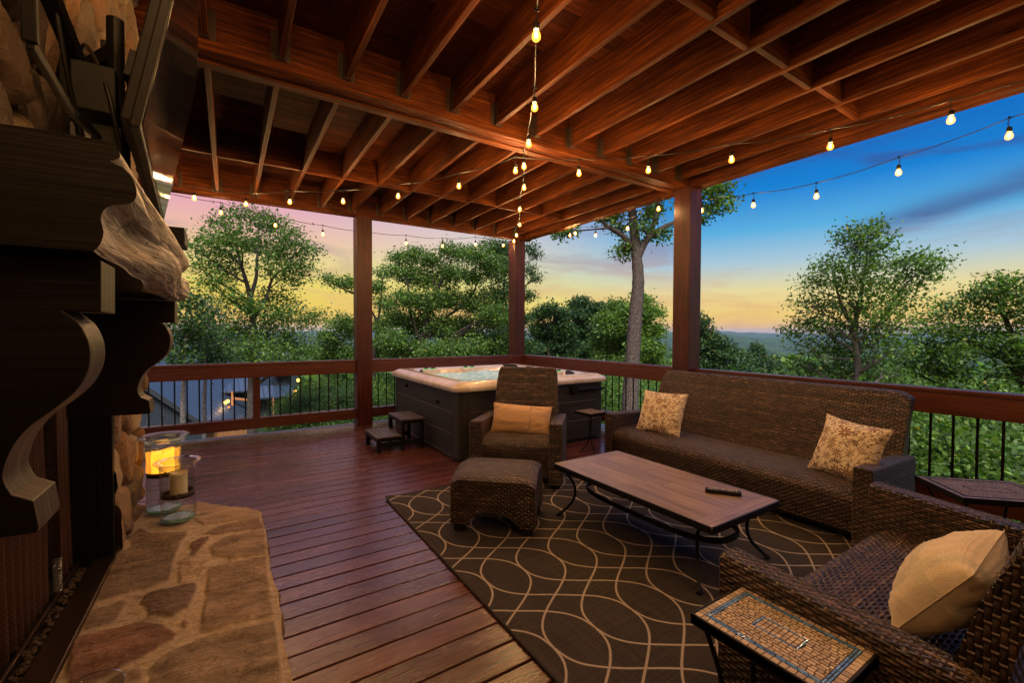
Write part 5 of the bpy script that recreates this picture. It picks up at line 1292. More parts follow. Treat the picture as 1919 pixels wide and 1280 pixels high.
col = g.mix(g.ramp(n1, [(.35, 0.0), (.65, 1.0)]), (.022, .058, .014), (.055, .105, .022)); col = g.mix(g.ramp(n2, [(.4, 0.0), (.7, .5)]), col, (.07, .06, .03))
n3 = g.noise(p, .018, 5, .7); col = g.mix(g.ramp(n3, [(.38, .0), (.62, .6)]), col, (.012, .030, .012)); vo = g.voro(p, .11, 'F1'); hh = g.math('ADD', g.math('MULTIPLY', g.math('SUBTRACT', 1.0, vo), 1.0), g.math('MULTIPLY', g.noise(p, .5, 5, .7), .6))
col = g.mix(1.0, col, g.ramp(g.voro(p, .11, 'F1', 'Color'), [(.1, (.65, .65, .65)), (.9, (1.35, 1.35, 1.2))]), 'MULTIPLY')
M['land'] = g.done(g.bsdf(col, .95, 0, .1, g.bump(hh, 1.0, 5.0)))
rr = np.concatenate([np.linspace(3, 60, 50), np.geomspace(62, 9000, 170)]); aa = np.linspace(-1.3, 2.6, 300)
R_, A_ = np.meshgrid(rr, aa, indexing='ij'); X = R_*np.sin(A_)-2; Y = R_*np.cos(A_)-2
Zg = ground(X, Y)
tag(npmesh('ground', np.stack([X, Y, Zg], -1).reshape(-1, 3), gridquads(*X.shape), M['land']), kind='structure')
m_ = MB(); m_.add([(-60, -60, -4.6), (60, -60, -4.6), (60, 1, -4.6), (-60, 1, -4.6)], [(0, 1, 2, 3)]); tag(m_.build('slope', M['land']), kind='structure')

# ------------------------------------------------------------------ foliage
def leafmat(name, hue=(1, 1, 1)):
    g = G(name); c = g.attrc('Col'); c = g.mix(1.0, c, (1.35, 1.4, 1.15), 'MULTIPLY')
    d = g.bsdf(c, .55, 0, .35); tl = g.n('ShaderNodeBsdfTranslucent'); g.set(tl.inputs[0], g.mix(1.0, c, (1.3, 1.5, .55), 'MULTIPLY')); mx = g.n('ShaderNodeMixShader'); mx.inputs[0].default_value = .38
    g.t.links.new(d, mx.inputs[1]); g.t.links.new(tl.outputs[0], mx.inputs[2]); return g.done(mx.outputs[0])
M['leaf'] = leafmat('foliage')
def bark(name, a, b, sc=1):
    g = G(name); p = g.uv(); n = g.noise(g.map(p, (9*sc, 3*sc, 1)), 3, 7, .7, .5); v_ = g.voro(g.map(p, (22*sc, 6*sc, 1)), 1.5, 'DISTANCE_TO_EDGE')
    c = g.mix(g.ramp(n, [(.35, 0.0), (.65, 1.0)]), a, b); c = g.mix(g.ramp(v_, [(0, .8), (.12, 0.0)]), c, tuple(q*.35 for q in a))
    c = g.mix(g.ramp(g.noise(p, 1.7, 4, .6), [(.58, 0.0), (.68, .5)]), c, (.10, .11, .07))
    return g.done(g.bsdf(c, .9, 0, .2, g.bump(g.math('ADD', n, g.math('MULTIPLY', v_, 1.5)), 1.0, .03)))
M['bark'] = bark('oak_bark', (.07, .052, .045), (.20, .165, .145)); M['barkdark'] = bark('dark_bark', (.035, .026, .022), (.09, .07, .06)); M['barkpale'] = bark('pale_bark', (.16, .14, .125), (.36, .33, .30))
PALS = {'oak': [(.052, .100, .020), (.075, .135, .026), (.105, .175, .034), (.036, .074, .020)],
        'dark': [(.022, .050, .016), (.034, .072, .020), (.050, .095, .024), (.018, .040, .016)],
        'light': [(.058, .115, .020), (.085, .150, .026), (.044, .088, .018), (.11, .165, .035)],
        'pine': [(.022, .052, .022), (.034, .072, .030), (.060, .105, .032), (.018, .042, .022)]}
def leaves(C_, r, rng, size, pal, squash=.6, n_per=16, spread=.2, up=.5):
    """C_ spray centres (n,3); returns V,Q,col"""
    n = len(C_); k = n*n_per
    c = np.repeat(C_, n_per, 0)+rng.normal(0, 1, (k, 3))*np.array([spread, spread, spread*squash])*np.repeat(r, n_per)[:, None]
    nrm = rng.normal(0, 1, (k, 3)); nrm[:, 2] = np.abs(nrm[:, 2])*.9+up*.6; nrm /= np.linalg.norm(nrm, axis=1)[:, None]
    t = rng.normal(0, 1, (k, 3)); t -= (t*nrm).sum(1)[:, None]*nrm; t /= np.linalg.norm(t, axis=1)[:, None]; b = np.cross(nrm, t)
    s = size*rng.uniform(.6, 1.35, (k, 1))
    V_ = np.stack([c-t*s, c-b*s*.52+t*s*.1, c+t*s, c+b*s*.52+t*s*.1], 1); V_[:, 2] -= nrm*s*.25
    pal = np.array(pal); sp = rng.integers(0, len(pal), n); ci = np.where(rng.random(k) < .7, np.repeat(sp, n_per), rng.integers(0, len(pal), k))
    tone = .62+.75*fbm(C_[:, 0]*1.3+C_[:, 2]*.9, C_[:, 1]*1.3-C_[:, 2]*1.1, 3, 77); col = pal[ci]*np.repeat(tone, n_per)[:, None]*rng.uniform(.6, 1.4, (k, 1)); ye = rng.random(k) < .012; col[ye] = (.20, .17, .03)
    return V_.reshape(-1, 3), np.arange(k*4).reshape(-1, 4), np.repeat(col, 4, 0)
def tree(name, label, cat, base, clusters, trunk=None, tr=.16, seed=0, pal='oak', size=.075, dens=1.0, mat='bark', group=None, limbs=None, squash=.72, npr=20, sp=.20, zmin=-99, twigs=5, tip=None):
    """clusters: (centre xyz, radius). trunk: list of points (world)"""
    rng = np.random.default_rng(seed); base = np.array(base, float)
    t = empty(name, tuple(base), 0, label, cat, group)
    cl = [(np.array(c), r) for c, r in clusters]; top = max(c[2] for c, _ in cl)
    ctr = np.mean([c for c, _ in cl], 0)
    if trunk is None:
        h = [base, base*.75+ctr*.25, base*.35+ctr*.65+[rng.uniform(-.2, .2), rng.uniform(-.2, .2), 0], np.array([ctr[0]+rng.uniform(-.3, .3), ctr[1], top-.6])]
        h[1][2] = base[2]+(top-base[2])*.3; h[2][2] = base[2]+(top-base[2])*.62
        trunk = h
    tp = spline(trunk, 8); L = np.linspace(0, 1, len(tp)); rad = tr*(1-L*.86)*(1+.25*np.exp(-L*25))
    if tip is not None: rad = tr+(tip-tr)*L
    m_ = MB(); o = base; rj = rad*(1+rng.uniform(-.05, .05, len(rad))); m_.tube(tp-o, rj, 10, cap=False)
    for lb in (limbs or []):
        q = spline(lb[0], 7); m_.tube(q-o, np.linspace(lb[1], lb[2], len(q)), 8, cap=False)
    anchor = [tp]+[spline(lb[0], 7) for lb in (limbs or [])]; AP = np.vstack(anchor); AR = np.concatenate([rad]+[np.linspace(lb[1], lb[2], len(spline(lb[0], 7))) for lb in (limbs or [])])
    CC, RR = [], []
    for c, r in cl:
        dxy = np.linalg.norm(AP[:, :2]-c[:2], axis=1); want = c[2]-.75*dxy; cost = np.abs(AP[:, 2]-want)+dxy*.9+(AP[:, 2] > c[2]+.1)*5+(AP[:, 2] < zmin)*50
        k = int(np.argmin(cost)); a = AP[k]; mid = a*.5+c*.5+np.array([rng.uniform(-.2, .2), rng.uniform(-.2, .2), .10*np.linalg.norm(c-a)*rng.uniform(-.3, 1)])
        lr = min(AR[k]*.6, .035+.02*np.linalg.norm(c-a)); q = spline([a, mid, c], 6); m_.tube(q-o, np.linspace(lr, lr*.35, len(q)), 6, cap=False)
        n = max(int(125*dens*(r/.8)**2), 12)
        u = rng.normal(0, 1, (n, 3)); u /= np.linalg.norm(u, axis=1)[:, None]; u *= rng.uniform(.25, 1.0, (n, 1))**.5*r; u[:, 2] *= squash
        u *= 1+.5*np.sin(u[:, [1, 2, 0]]*4/r+seed+np.array([0, 1.3, 2.1]))*rng.uniform(.5, 1.4)
        pts = c+u; CC.append(pts); RR.append(np.full(n, 1.0))
        for j in range(min(twigs, n)):
            s0 = q[rng.integers(2, len(q))]; e = pts[j]; mm = (s0+e)/2+rng.normal(0, .08, 3)*r; m_.tube(np.array([s0, mm, e])-o, np.array([lr*.35, lr*.22, .006]), 4, cap=False)
    m_.build('trunk', M[mat], t)
    V_, Q_, col = leaves(np.vstack(CC), np.concatenate(RR), rng, size, PALS[pal], n_per=npr, spread=sp*1.0)
    npmesh('crown', V_-o, Q_, M['leaf'], t, col, smooth=False)
    return t
def PC(D, L, seed=0, jit=1.0):
    """crown lobes measured as (px,py,radius px) at distance D"""
    rng = np.random.default_rng(seed); out = []
    for x, y, r in L:
        k = D*math.cos(math.atan((x-959.5)/FPX))/FPX; R = r*k; d = D+rng.uniform(-1.1, 1.1)*min(R*1.6, 2.2)*jit
        out.append((far(x, y, d), R*d/D))
    return out
def TP(D, L): return [far(x, y, D+(e[0] if e else 0)) for x, y, *e in L]
def gb(x, D): p = far(x, 700, D); return np.array([p[0], p[1], float(ground(p[0], p[1]))-.1])

# left big oak
b = gb(474, 17)
tree('oak_tree', 'tall airy oak with forked grey trunk, standing by itself left of the roof post', 'tree', b,
     PC(17, [(452, 402, 24), (488, 412, 26), (415, 420, 22), (522, 425, 24), (548, 450, 26), (575, 470, 22), (384, 448, 18), (366, 466, 14), (405, 462, 30), (445, 450, 34), (490, 458, 34), (530, 480, 32), (566, 500, 20), (425, 500, 32), (400, 530, 26),
             (545, 515, 26), (505, 505, 22), (372, 500, 18), (440, 560, 26), (480, 575, 24), (515, 555, 24), (540, 590, 30), (575, 600, 20), (597, 590, 16), (500, 620, 34), (450, 615, 34), (545, 635, 32), (470, 655, 38), (520, 670, 34), (425, 660, 30), (395, 620, 26), (570, 660, 20)], 1),
     trunk=[b]+TP(17, [(472, 800), (472, 690), (473, 600), (466, 545), (450, 490), (440, 445)]), tr=.17, seed=11, pal='oak', size=.050, dens=.85,
     limbs=[(TP(17, [(473, 600), (498, 560), (512, 520), (540, 500)]), .07, .02), (TP(17, [(470, 555), (480, 520), (482, 480), (485, 440)]), .07, .02), (TP(17, [(473, 590), (500, 590), (530, 600), (580, 600)]), .05, .015)])
for i, (tx, lab, L) in enumerate([(345, 'slim pale trunked tree nearest the end of the log mantel', [(336, 560, 18), (352, 590, 24), (330, 622, 26), (355, 640, 28), (340, 672, 24), (322, 650, 20), (365, 570, 16), (372, 610, 20)]),
                                  (385, 'slim pale trunked tree just left of the big forked oak', [(388, 570, 16), (405, 590, 18), (380, 610, 22), (400, 640, 24), (384, 668, 26), (412, 676, 22), (365, 690, 18)])]):
    b = gb(tx, 12+i*1.5); tree('slim_tree', lab, 'tree', b, PC(12+i*1.5, L, 3+i), trunk=[b]+TP(12+i*1.5, [(tx-2, 790), (tx, 700), (tx+2, 640), (tx+4, 580)]), tr=.065, seed=20+i, pal='dark', size=.046, dens=1.3, mat='barkpale')
b = gb(705, 22)
tree('oak_tree', 'thin limbed oak behind the roof post left of the hot tub, one branch reaching left', 'tree', b,
     PC(22, [(718, 512, 12), (705, 540, 16), (722, 570, 18), (612, 522, 10), (635, 528, 12), (655, 530, 14), (716, 610, 20), (640, 604, 20), (612, 632, 18), (655, 618, 22), (628, 660, 26), (605, 665, 16), (650, 668, 24), (700, 655, 20), (722, 660, 18)], 5, .7),
     trunk=[b]+TP(22, [(702, 760), (700, 680), (708, 610), (714, 560), (718, 520)]), tr=.14, seed=31, pal='oak', size=.058, dens=1.4, mat='barkdark',
     limbs=[(TP(22, [(706, 600), (680, 560), (650, 545), (612, 524)]), .06, .02), (TP(22, [(702, 660), (680, 630), (650, 615), (620, 625)]), .06, .02)])
b = gb(800, 19)
tree('oak_tree', 'broad dense oak filling the view behind the hot tub, between the two far posts', 'tree', b,
     PC(19, [(752, 485, 20), (780, 476, 22), (812, 490, 22), (738, 505, 14), (840, 468, 18), (868, 476, 24), (900, 480, 24), (770, 515, 28), (810, 525, 28), (850, 512, 26), (888, 520, 26), (925, 500, 24), (760, 560, 26), (800, 570, 34), (842, 560, 32), (885, 565, 32),
             (745, 595, 24), (780, 610, 36), (830, 615, 38), (880, 615, 38), (925, 590, 30), (735, 635, 26), (770, 655, 32), (820, 660, 36), (870, 660, 36), (920, 645, 32), (745, 680, 26), (900, 690, 30), (800, 700, 30)], 7),
     trunk=[b]+TP(19, [(796, 740), (790, 660), (800, 600), (822, 540), (845, 490)]), tr=.20, seed=41, pal='oak', size=.054, dens=1.25, mat='barkdark', limbs=[(TP(19, [(795, 640), (830, 600), (880, 560), (900, 510)]), .09, .02), (TP(19, [(792, 650), (770, 590), (765, 540), (755, 500)]), .08, .02)])
b = gb(935, 21)
tree('oak_tree', 'tall dark oak partly hidden behind the far corner post of the deck', 'tree', b,
     PC(21, [(925, 462, 18), (950, 470, 20), (940, 500, 26), (995, 466, 12), (1004, 478, 8), (990, 505, 12), (1003, 520, 9), (945, 545, 30), (985, 555, 14), (935, 590, 32), (950, 630, 32), (925, 665, 28), (975, 600, 20), (980, 650, 22)], 8),
     trunk=[b]+TP(21, [(936, 740), (934, 640), (942, 560), (948, 490)]), tr=.17, seed=51, pal='dark', size=.056, dens=1.4, mat='barkdark')
b = gb(1030, 40)
tree('oak_tree', 'hazy green oak in the gap right of the far corner post', 'tree', b, PC(40, [(1008, 592, 14), (1028, 582, 16), (1050, 590, 14), (1010, 620, 20), (1040, 618, 24), (1062, 620, 16), (1020, 650, 24), (1052, 650, 24), (1000, 655, 18)], 9), tr=.25, seed=61, pal='dark', size=.13, dens=.5, mat='barkdark', sp=.34)
b = gb(1088, 46)
tree('pine_tree', 'small dark pines standing left of the tall bare trunk', 'tree', b, PC(46, [(1078, 572, 9), (1090, 566, 10), (1104, 578, 9), (1124, 576, 9), (1138, 582, 8), (1084, 590, 16), (1110, 594, 16), (1132, 598, 12), (1095, 615, 22), (1120, 625, 20), (1088, 645, 22), (1115, 655, 22)], 10), tr=.22, seed=63, pal='pine', size=.15, dens=.7, mat='barkdark', sp=.34)
b = gb(1165, 26)
tree('ash_tree', 'bright green leafy tree directly behind the tall bare trunk', 'tree', b,
     PC(26, [(1200, 562, 13), (1158, 575, 16), (1180, 590, 20), (1216, 585, 20), (1136, 600, 18), (1160, 612, 24), (1200, 618, 26), (1226, 620, 18), (1134, 640, 24), (1170, 650, 28), (1212, 655, 28), (1140, 680, 24), (1190, 690, 30), (1228, 690, 22)], 12),
     tr=.15, seed=71, pal='light', size=.085, dens=1.2, sp=.26)
b = gb(1183, 11.5)
tree('bare_trunk_oak', 'tall oak with a bare grey trunk forking just under the roof edge', 'tree', b,
     PC(11.5, [(1168, 476, 11), (1176, 464, 9), (1137, 408, 12), (1052, 436, 8), (1066, 428, 9), (1160, 425, 9), (1218, 402, 16), (1205, 425, 12), (1228, 385, 15), (1150, 400, 12), (1318, 352, 16), (1340, 362, 14), (1358, 378, 13), (1335, 392, 12), (1300, 372, 14), (1350, 352, 11), (1305, 410, 9),
               (1200, 340, 34), (1260, 310, 36), (1150, 330, 34), (1100, 360, 26), (1310, 290, 34), (1220, 250, 40), (1150, 250, 36), (1290, 230, 36), (1240, 440, 10)], 13, .5),
     trunk=[b]+TP(11.5, [(1180, 800), (1184, 700), (1190, 600), (1196, 530), (1192, 470), (1185, 400), (1172, 320), (1165, 240)]), tr=.235, tip=.06, seed=81, pal='oak', size=.05, dens=1.5, sp=.15, zmin=3.6,
     limbs=[(TP(11.5, [(1192, 468), (1165, 440), (1140, 425), (1115, 410), (1060, 425)]), .085, .02), (TP(11.5, [(1196, 480), (1212, 450), (1240, 428), (1290, 405), (1345, 380)]), .10, .02), (TP(11.5, [(1205, 460), (1225, 420), (1235, 370), (1250, 300)]), .07, .03)])
b = gb(1312, 26)
tree('pine_tree', 'layered green pine just right of the post behind the sofa', 'tree', b,
     PC(26, [(1303, 592, 10), (1316, 604, 11), (1296, 615, 14), (1322, 626, 17), (1345, 640, 16), (1300, 645, 22), (1330, 656, 24), (1362, 660, 20), (1384, 672, 16), (1310, 680, 26), (1350, 688, 26), (1385, 695, 22), (1296, 700, 22)], 14),
     tr=.16, seed=91, pal='pine', size=.085, dens=1.2, mat='bark', squash=.45, sp=.22)
b = gb(1415, 60); tree('pine_tree', 'distant dark conical pine above the railing near the centre of the valley view', 'tree', b, PC(60, [(1420, 652, 4), (1418, 662, 8), (1420, 674, 12), (1420, 690, 16), (1424, 706, 18)], 15, .4), tr=.2, seed=92, pal='pine', size=.18, dens=.6, mat='barkdark', sp=.4)
b = gb(1607, 15)
tree('oak_tree', 'tall pointed oak with pale trunk behind the sofa, standing against the blue sky', 'tree', b,
     PC(15, [(1628, 424, 12), (1606, 438, 14), (1636, 440, 15), (1586, 448, 12), (1622, 462, 22), (1650, 462, 14), (1590, 474, 16), (1565, 494, 20), (1605, 496, 26), (1645, 492, 24), (1540, 506, 18), (1725, 480, 12), (1748, 492, 11), (1705, 492, 14), (1740, 512, 12),
             (1680, 508, 20), (1530, 532, 20), (1570, 530, 28), (1620, 532, 32), (1665, 538, 26), (1715, 528, 20), (1515, 565, 20), (1552, 572, 28), (1600, 572, 32), (1650, 578, 32), (1700, 565, 20), (1510, 600, 20), (1545, 614, 28), (1595, 618, 32), (1650, 620, 32),
             (1690, 610, 24), (1520, 645, 22), (1560, 655, 30), (1615, 662, 34), (1665, 660, 30), (1510, 685, 22), (1550, 695, 30), (1600, 702, 28), (1660, 700, 30), (1482, 622, 8)], 16),
     trunk=[b]+TP(15, [(1607, 780), (1608, 690), (1602, 620), (1612, 560), (1622, 500), (1627, 440)]), tr=.115, seed=101, pal='oak', size=.048, dens=.8, mat='barkpale', twigs=7,
     limbs=[(TP(15, [(1606, 672), (1570, 672), (1530, 668)]), .035, .012), (TP(15, [(1604, 640), (1640, 615), (1665, 580), (1700, 530), (1740, 500)]), .05, .015), (TP(15, [(1603, 620), (1580, 580), (1565, 530), (1560, 500)]), .05, .015)])
b = gb(1960, 17)
tree('oak_tree', 'wide limbed oak at the right edge above the railing', 'tree', b,
     PC(17, [(1862, 528, 15), (1888, 530, 18), (1912, 548, 18), (1840, 548, 16), (1822, 562, 12), (1870, 558, 24), (1905, 582, 24), (1772, 572, 14), (1795, 584, 16), (1758, 592, 14), (1830, 596, 20), (1740, 618, 18), (1778, 620, 24), (1820, 628, 26), (1872, 618, 22), (1912, 640, 24),
             (1720, 650, 20), (1758, 655, 24), (1800, 662, 24), (1850, 652, 24), (1900, 668, 24), (1735, 690, 24), (1780, 700, 26), (1890, 700, 22), (1700, 680, 22), (1850, 712, 20), (1940, 600, 26), (1950, 660, 30), (1960, 560, 24)], 17),
     trunk=[b]+TP(17, [(1955, 780), (1930, 730), (1895, 680), (1850, 655), (1810, 640)]), tr=.2, tip=.05, seed=111, pal='oak', size=.050, dens=1.2, mat='barkdark',
     limbs=[(TP(17, [(1940, 745), (1905, 650), (1885, 600), (1868, 560)]), .10, .025), (TP(17, [(1895, 680), (1840, 655), (1780, 625)]), .06, .02)])

# understory: a few young trees, copied over the slope
def young(seed, pal, h, w):
    rng = np.random.default_rng(seed); n = int(9+h*1.5); L = []
    for i in range(n): a = rng.uniform(0, 6.28); q = rng.uniform(.25, 1); rr_ = w*(1-.55*abs(q-.5))*rng.uniform(.2, .95); L.append((np.array([cos(a)*rr_, sin(a)*rr_, h*q]), rng.uniform(.45, .75)*w*.75))
    return tree('young_tree', 'leafy young tree crowding the wooded slope below the railing', 'tree', (0, 0, 0), L, tr=.05+.012*h, seed=seed, pal=pal, size=.036, dens=.9, npr=24, sp=.2, group='young trees on the slope below the deck')
protos = [young(201, 'oak', 4.2, 1.7), young(202, 'light', 3.4, 1.6), young(203, 'dark', 5.0, 1.9), young(204, 'light', 2.4, 1.5), young(205, 'oak', 3.0, 1.8)]
rng = np.random.default_rng(77); used = [False]*5; spots = []
def addspot(px, D, top_y, kind=None): spots.append((px, D, top_y, kind))
for px in range(1300, 1960, 38): addspot(px+rng.uniform(-14, 14), rng.uniform(12, 15), rng.uniform(735, 775), rng.choice([1, 3, 4]))
for px in range(1290, 1990, 44): addspot(px+rng.uniform(-14, 14), rng.uniform(17, 23), rng.uniform(708, 735), rng.choice([0, 1, 2, 4]))
for px in range(1380, 1990, 60): addspot(px+rng.uniform(-14, 14), rng.uniform(26, 36), rng.uniform(688, 712), rng.choice([0, 1, 2]))
for px in range(1000, 1300, 36): addspot(px+rng.uniform(-10, 10), rng.uniform(16, 22), rng.uniform(672, 700), rng.choice([0, 1, 3]))
for px in range(700, 1000, 40): addspot(px+rng.uniform(-10, 10), rng.uniform(22, 27), rng.uniform(680, 715), rng.choice([0, 1, 2]))
for px in (590, 612, 632, 655, 690, 715, 740): addspot(px, rng.uniform(18, 25), rng.uniform(688, 712), rng.choice([1, 3, 0]))
for px in (586, 606, 636): addspot(px, rng.uniform(19, 24), rng.uniform(700, 730), rng.choice([2, 0]))
for px in (600, 625): addspot(px, 17, rng.uniform(790, 800), 3)
HT = [4.9, 4.0, 5.8, 2.9, 3.6]
for px, D, ty, kd in spots:
    top_ = far(px, ty, D); gz = float(ground(top_[0], top_[1])); h = top_[2]-gz; kd = int(kd)
    if h < .8: h = .8
    o = protos[kd] if not used[kd] else copy_tree(protos[kd]); used[kd] = True
    s = h/HT[kd]; o.location = (top_[0], top_[1], gz); sw = max(s, .75)*rng.uniform(.85, 1.2); o.scale = (sw, sw, s); o.rotation_euler = (0, 0, rng.uniform(0, 6.28))
# mid-distance canopy, beyond counting
rng = np.random.default_rng(5); n = 3600
a = rng.uniform(-.45, 1.55, n); r = 55*np.exp(rng.uniform(0, 1, n)*2.55); x = r*np.sin(a)-2; y = r*np.cos(a)-2; z = ground(x, y)
R0 = rng.uniform(3.0, 5.2, n); npr_ = 62; k = n*npr_
u = rng.normal(0, 1, (k, 3)); u /= np.linalg.norm(u, axis=1)[:, None]; u[:, 2] = np.abs(u[:, 2])*1.0-.1
H0 = rng.uniform(2.5, 6, n)
c = np.repeat(np.stack([x, y, z+H0], 1), npr_, 0)+u*np.repeat(R0, npr_)[:, None]*rng.uniform(.75, 1.08, (k, 1))
nr = u+rng.normal(0, .45, (k, 3)); nr /= np.linalg.norm(nr, axis=1)[:, None]; t_ = rng.normal(0, 1, (k, 3)); t_ -= (t_*nr).sum(1)[:, None]*nr; t_ /= np.linalg.norm(t_, axis=1)[:, None]; b_ = np.cross(nr, t_)
s_ = (np.repeat(.30+.0020*r, npr_)*rng.uniform(.7, 1.5, k))[:, None]
V_ = np.stack([c-t_*s_, c-b_*s_*.8, c+t_*s_, c+b_*s_*.8], 1).reshape(-1, 3)
pal_ = np.array(PALS['oak']+PALS['light']+PALS['dark'][:2]); cc = pal_[np.repeat(rng.integers(0, len(pal_), n), npr_)]*rng.uniform(.75, 1.3, (k, 1))
tag(npmesh('distant_forest', V_, np.arange(k*4).reshape(-1, 4), M['leaf'], None, np.repeat(cc, 4, 0), smooth=False), 'mass of green treetops filling the valley beyond the railing', 'forest', kind='stuff')

# ================================================================== NEIGHBOUR'S HOUSE
HD = 27.0
h0 = far(430, 700, HD); vdir = np.array([h0[0]-CAM[0], h0[1]-CAM[1]]); az0 = atan2(vdir[0], vdir[1])
kx = HD*math.cos(math.atan((430-959.5)/FPX))**2/FPX; kz = HD*math.cos(math.atan((430-959.5)/FPX))/FPX
hx_ = lambda px: (px-430)*kx
hz_ = lambda py: 1.5-(py-622)*kz
hs = empty('neighbour_house', (h0[0], h0[1], 0), -az0, 'dark blue grey house with ribbed metal roofs and glowing porch below the left railing', 'house')
g = G('ribbed_metal_roof'); x_, y_, _ = g.sep(g.uv()); rib = g.ramp(g.math('FRACT', g.math('MULTIPLY', x_, 3.2)), [(.0, 1.0), (.12, 0.0), (.88, 0.0), (1.0, 1.0)])
M['metalroof'] = g.done(g.bsdf(g.mix(rib, (.030, .050, .085), (.075, .11, .17)), .45, .2, .5, g.bump(rib, 1.0, .06)))
g = G('board_batten'); x_, y_, _ = g.sep(g.uv()); rib = g.ramp(g.math('FRACT', g.math('MULTIPLY', x_, 2.6)), [(.0, 1.0), (.12, 0.0), (.9, 0.0), (1.0, 1.0)])
M['batten'] = g.done(g.bsdf(g.mix(rib, (.018, .026, .036), (.034, .046, .062)), .7, 0, .3, g.bump(rib, .8, .03)))
M['trim'] = plain('dark_trim', (.02, .024, .03), .5); M['cedar'] = plain('cedar_post', (.30, .13, .045), .6)
g = G('warm_wall_glow'); em = g.n('ShaderNodeEmission'); g.set(em.inputs[0], (1, .42, .08)); em.inputs[1].default_value = 1.2; M['warm'] = g.done(em.outputs[0])
g = G('porch_lamp'); em = g.n('ShaderNodeEmission'); g.set(em.inputs[0], (1, .42, .07)); em.inputs[1].default_value = 4; M['lampw'] = g.done(em.outputs[0])
g = G('window_glass'); M['win'] = g.done(g.bsdf((.06, .09, .08), .08, 0, .8))
def slab(name, quad, th, mat, uvd=1.0):
    q = np.array(quad, float); n = np.cross(q[1]-q[0], q[3]-q[0]); n /= np.linalg.norm(n); V_ = np.vstack([q, q-n*th]); e1 = np.linalg.norm(q[1]-q[0]); e2 = np.linalg.norm(q[3]-q[0])
    m_ = MB(); uv = [(0, 0), (e1, 0), (e1, e2), (0, e2)]; m_.add(V_, [(0, 1, 2, 3), (7, 6, 5, 4), (4, 5, 1, 0), (5, 6, 2, 1), (6, 7, 3, 2), (7, 4, 0, 3)], [uv]*6, 0); return m_.build(name, M[mat], hs)
gz_ = hz_(845); ex = np.array([.62, .78])*9
A0 = (hx_(205), 0, hz_(655)); A1 = (hx_(386), 0, hz_(796))
m_ = MB(); m_.add([(A0[0]-5, 0, gz_), (A1[0], 0, gz_), (A1[0], 0, A1[2]-.05), (A0[0], 0, A0[2]-.05), (A0[0]-5, 0, A1[2]), (A0[0]-5, .3, gz_), (A1[0], .3, gz_), (A1[0], .3, A1[2]-.05), (A0[0], .3, A0[2]-.05), (A0[0]-5, .3, A1[2])],
        [(0, 1, 2, 3, 4), (9, 8, 7, 6, 5), (1, 6, 7, 2)], [[(-5, 0), (A1[0], 0), (A1[0], 1), (A0[0], 4), (-8, 1)], [(0, 0)]*5, [(0, 0), (.3, 0), (.3, 2), (0, 2)]], 0); m_.build('gable_wall', M['batten'], hs)
slab('roof', [(A1[0]+.2, -.3, A1[2]-.1), (A1[0]+.2+ex[0], ex[1]-.3, A1[2]-.1), (A0[0]+ex[0], ex[1]-.3, A0[2]+.05), (A0[0], -.3, A0[2]+.05)], .12, 'metalroof')
slab('roof', [(A0[0]-5-ex[0]*0, ex[1], A1[2]), (A0[0]-5, -.3, A1[2]), (A0[0], -.3, A0[2]+.05), (A0[0]+ex[0], ex[1]-.3, A0[2]+.05)], .12, 'metalroof')
m_ = MB(); m_.bar((A0[0], -.32, A0[2]-.05), (A1[0]+.2, -.32, A1[2]-.2), .06, .20); m_.build('barge_board', M['trim'], hs)
# porch wing
def hb(name, x0, x1, y0, y1, d0, d1, mat, par=None):
    m_ = MB(); m_.box2((x0, d0, y0), (x1, d1, y1), grain=0); return m_.build(name, M[mat], par or hs)
hb('wall', hx_(405), hx_(478), gz_, hz_(742), 3.0, 5.5, 'batten'); hb('wall', hx_(478), hx_(566), gz_, hz_(757), 2.2, 5.5, 'batten'); hb('wall', hx_(530), hx_(568), hz_(756), hz_(706), 3.2, 6, 'batten')
slab('roof', [(hx_(410), 2.2, hz_(746)), (hx_(474), 2.2, hz_(746)), (hx_(468), 6, hz_(700)), (hx_(424), 6, hz_(700))], .1, 'metalroof')
slab('roof', [(hx_(474), 1.4, hz_(759)), (hx_(566), 1.4, hz_(759)), (hx_(566), 3.3, hz_(742)), (hx_(474), 3.3, hz_(742))], .1, 'metalroof')
slab('roof', [(hx_(526), 2.7, hz_(716)), (hx_(574), 2.7, hz_(716)), (hx_(574), 5, hz_(690)), (hx_(540), 5, hz_(690))], .1, 'metalroof')
for x0, x1, y0, y1 in ((525, 533, 775, 763), (543, 554, 770, 762), (487, 494, 778, 765)):
    m_ = MB(); m_.box2((hx_(x0)-.05, 2.12, hz_(y0)-.05), (hx_(x1)+.05, 2.19, hz_(y1)+.05)); f_ = m_.build('window', M['trim'], hs); hb('pane', hx_(x0), hx_(x1), hz_(y0), hz_(y1), 2.09, 2.115, 'win', f_)
hb('lit_doorway', hx_(419), hx_(433), hz_(790), hz_(746), 2.90, 2.98, 'warm'); hb('lit_gable_panel', hx_(402), hx_(410), hz_(783), hz_(768), 2.4, 2.45, 'warm')  # emissive panels: warm glow on entrance wall and gable put into the surface
hb('porch_post', hx_(433), hx_(437), gz_, hz_(745), 1.9, 2.15, 'cedar'); hb('porch_post', hx_(466), hx_(469), gz_, hz_(738), 1.6, 1.85, 'cedar'); hb('porch_post', hx_(519), hx_(521.5), gz_, hz_(760), 1.4, 1.6, 'cedar')
m_ = MB(); m_.bar((hx_(436), 1.9, hz_(758)), (hx_(468), 1.9, hz_(764)), .12, .12); m_.bar((hx_(414), 1.5, hz_(783)), (hx_(430), 1.6, hz_(773)), .1, .1); m_.build('porch_beam', M['cedar'], hs)
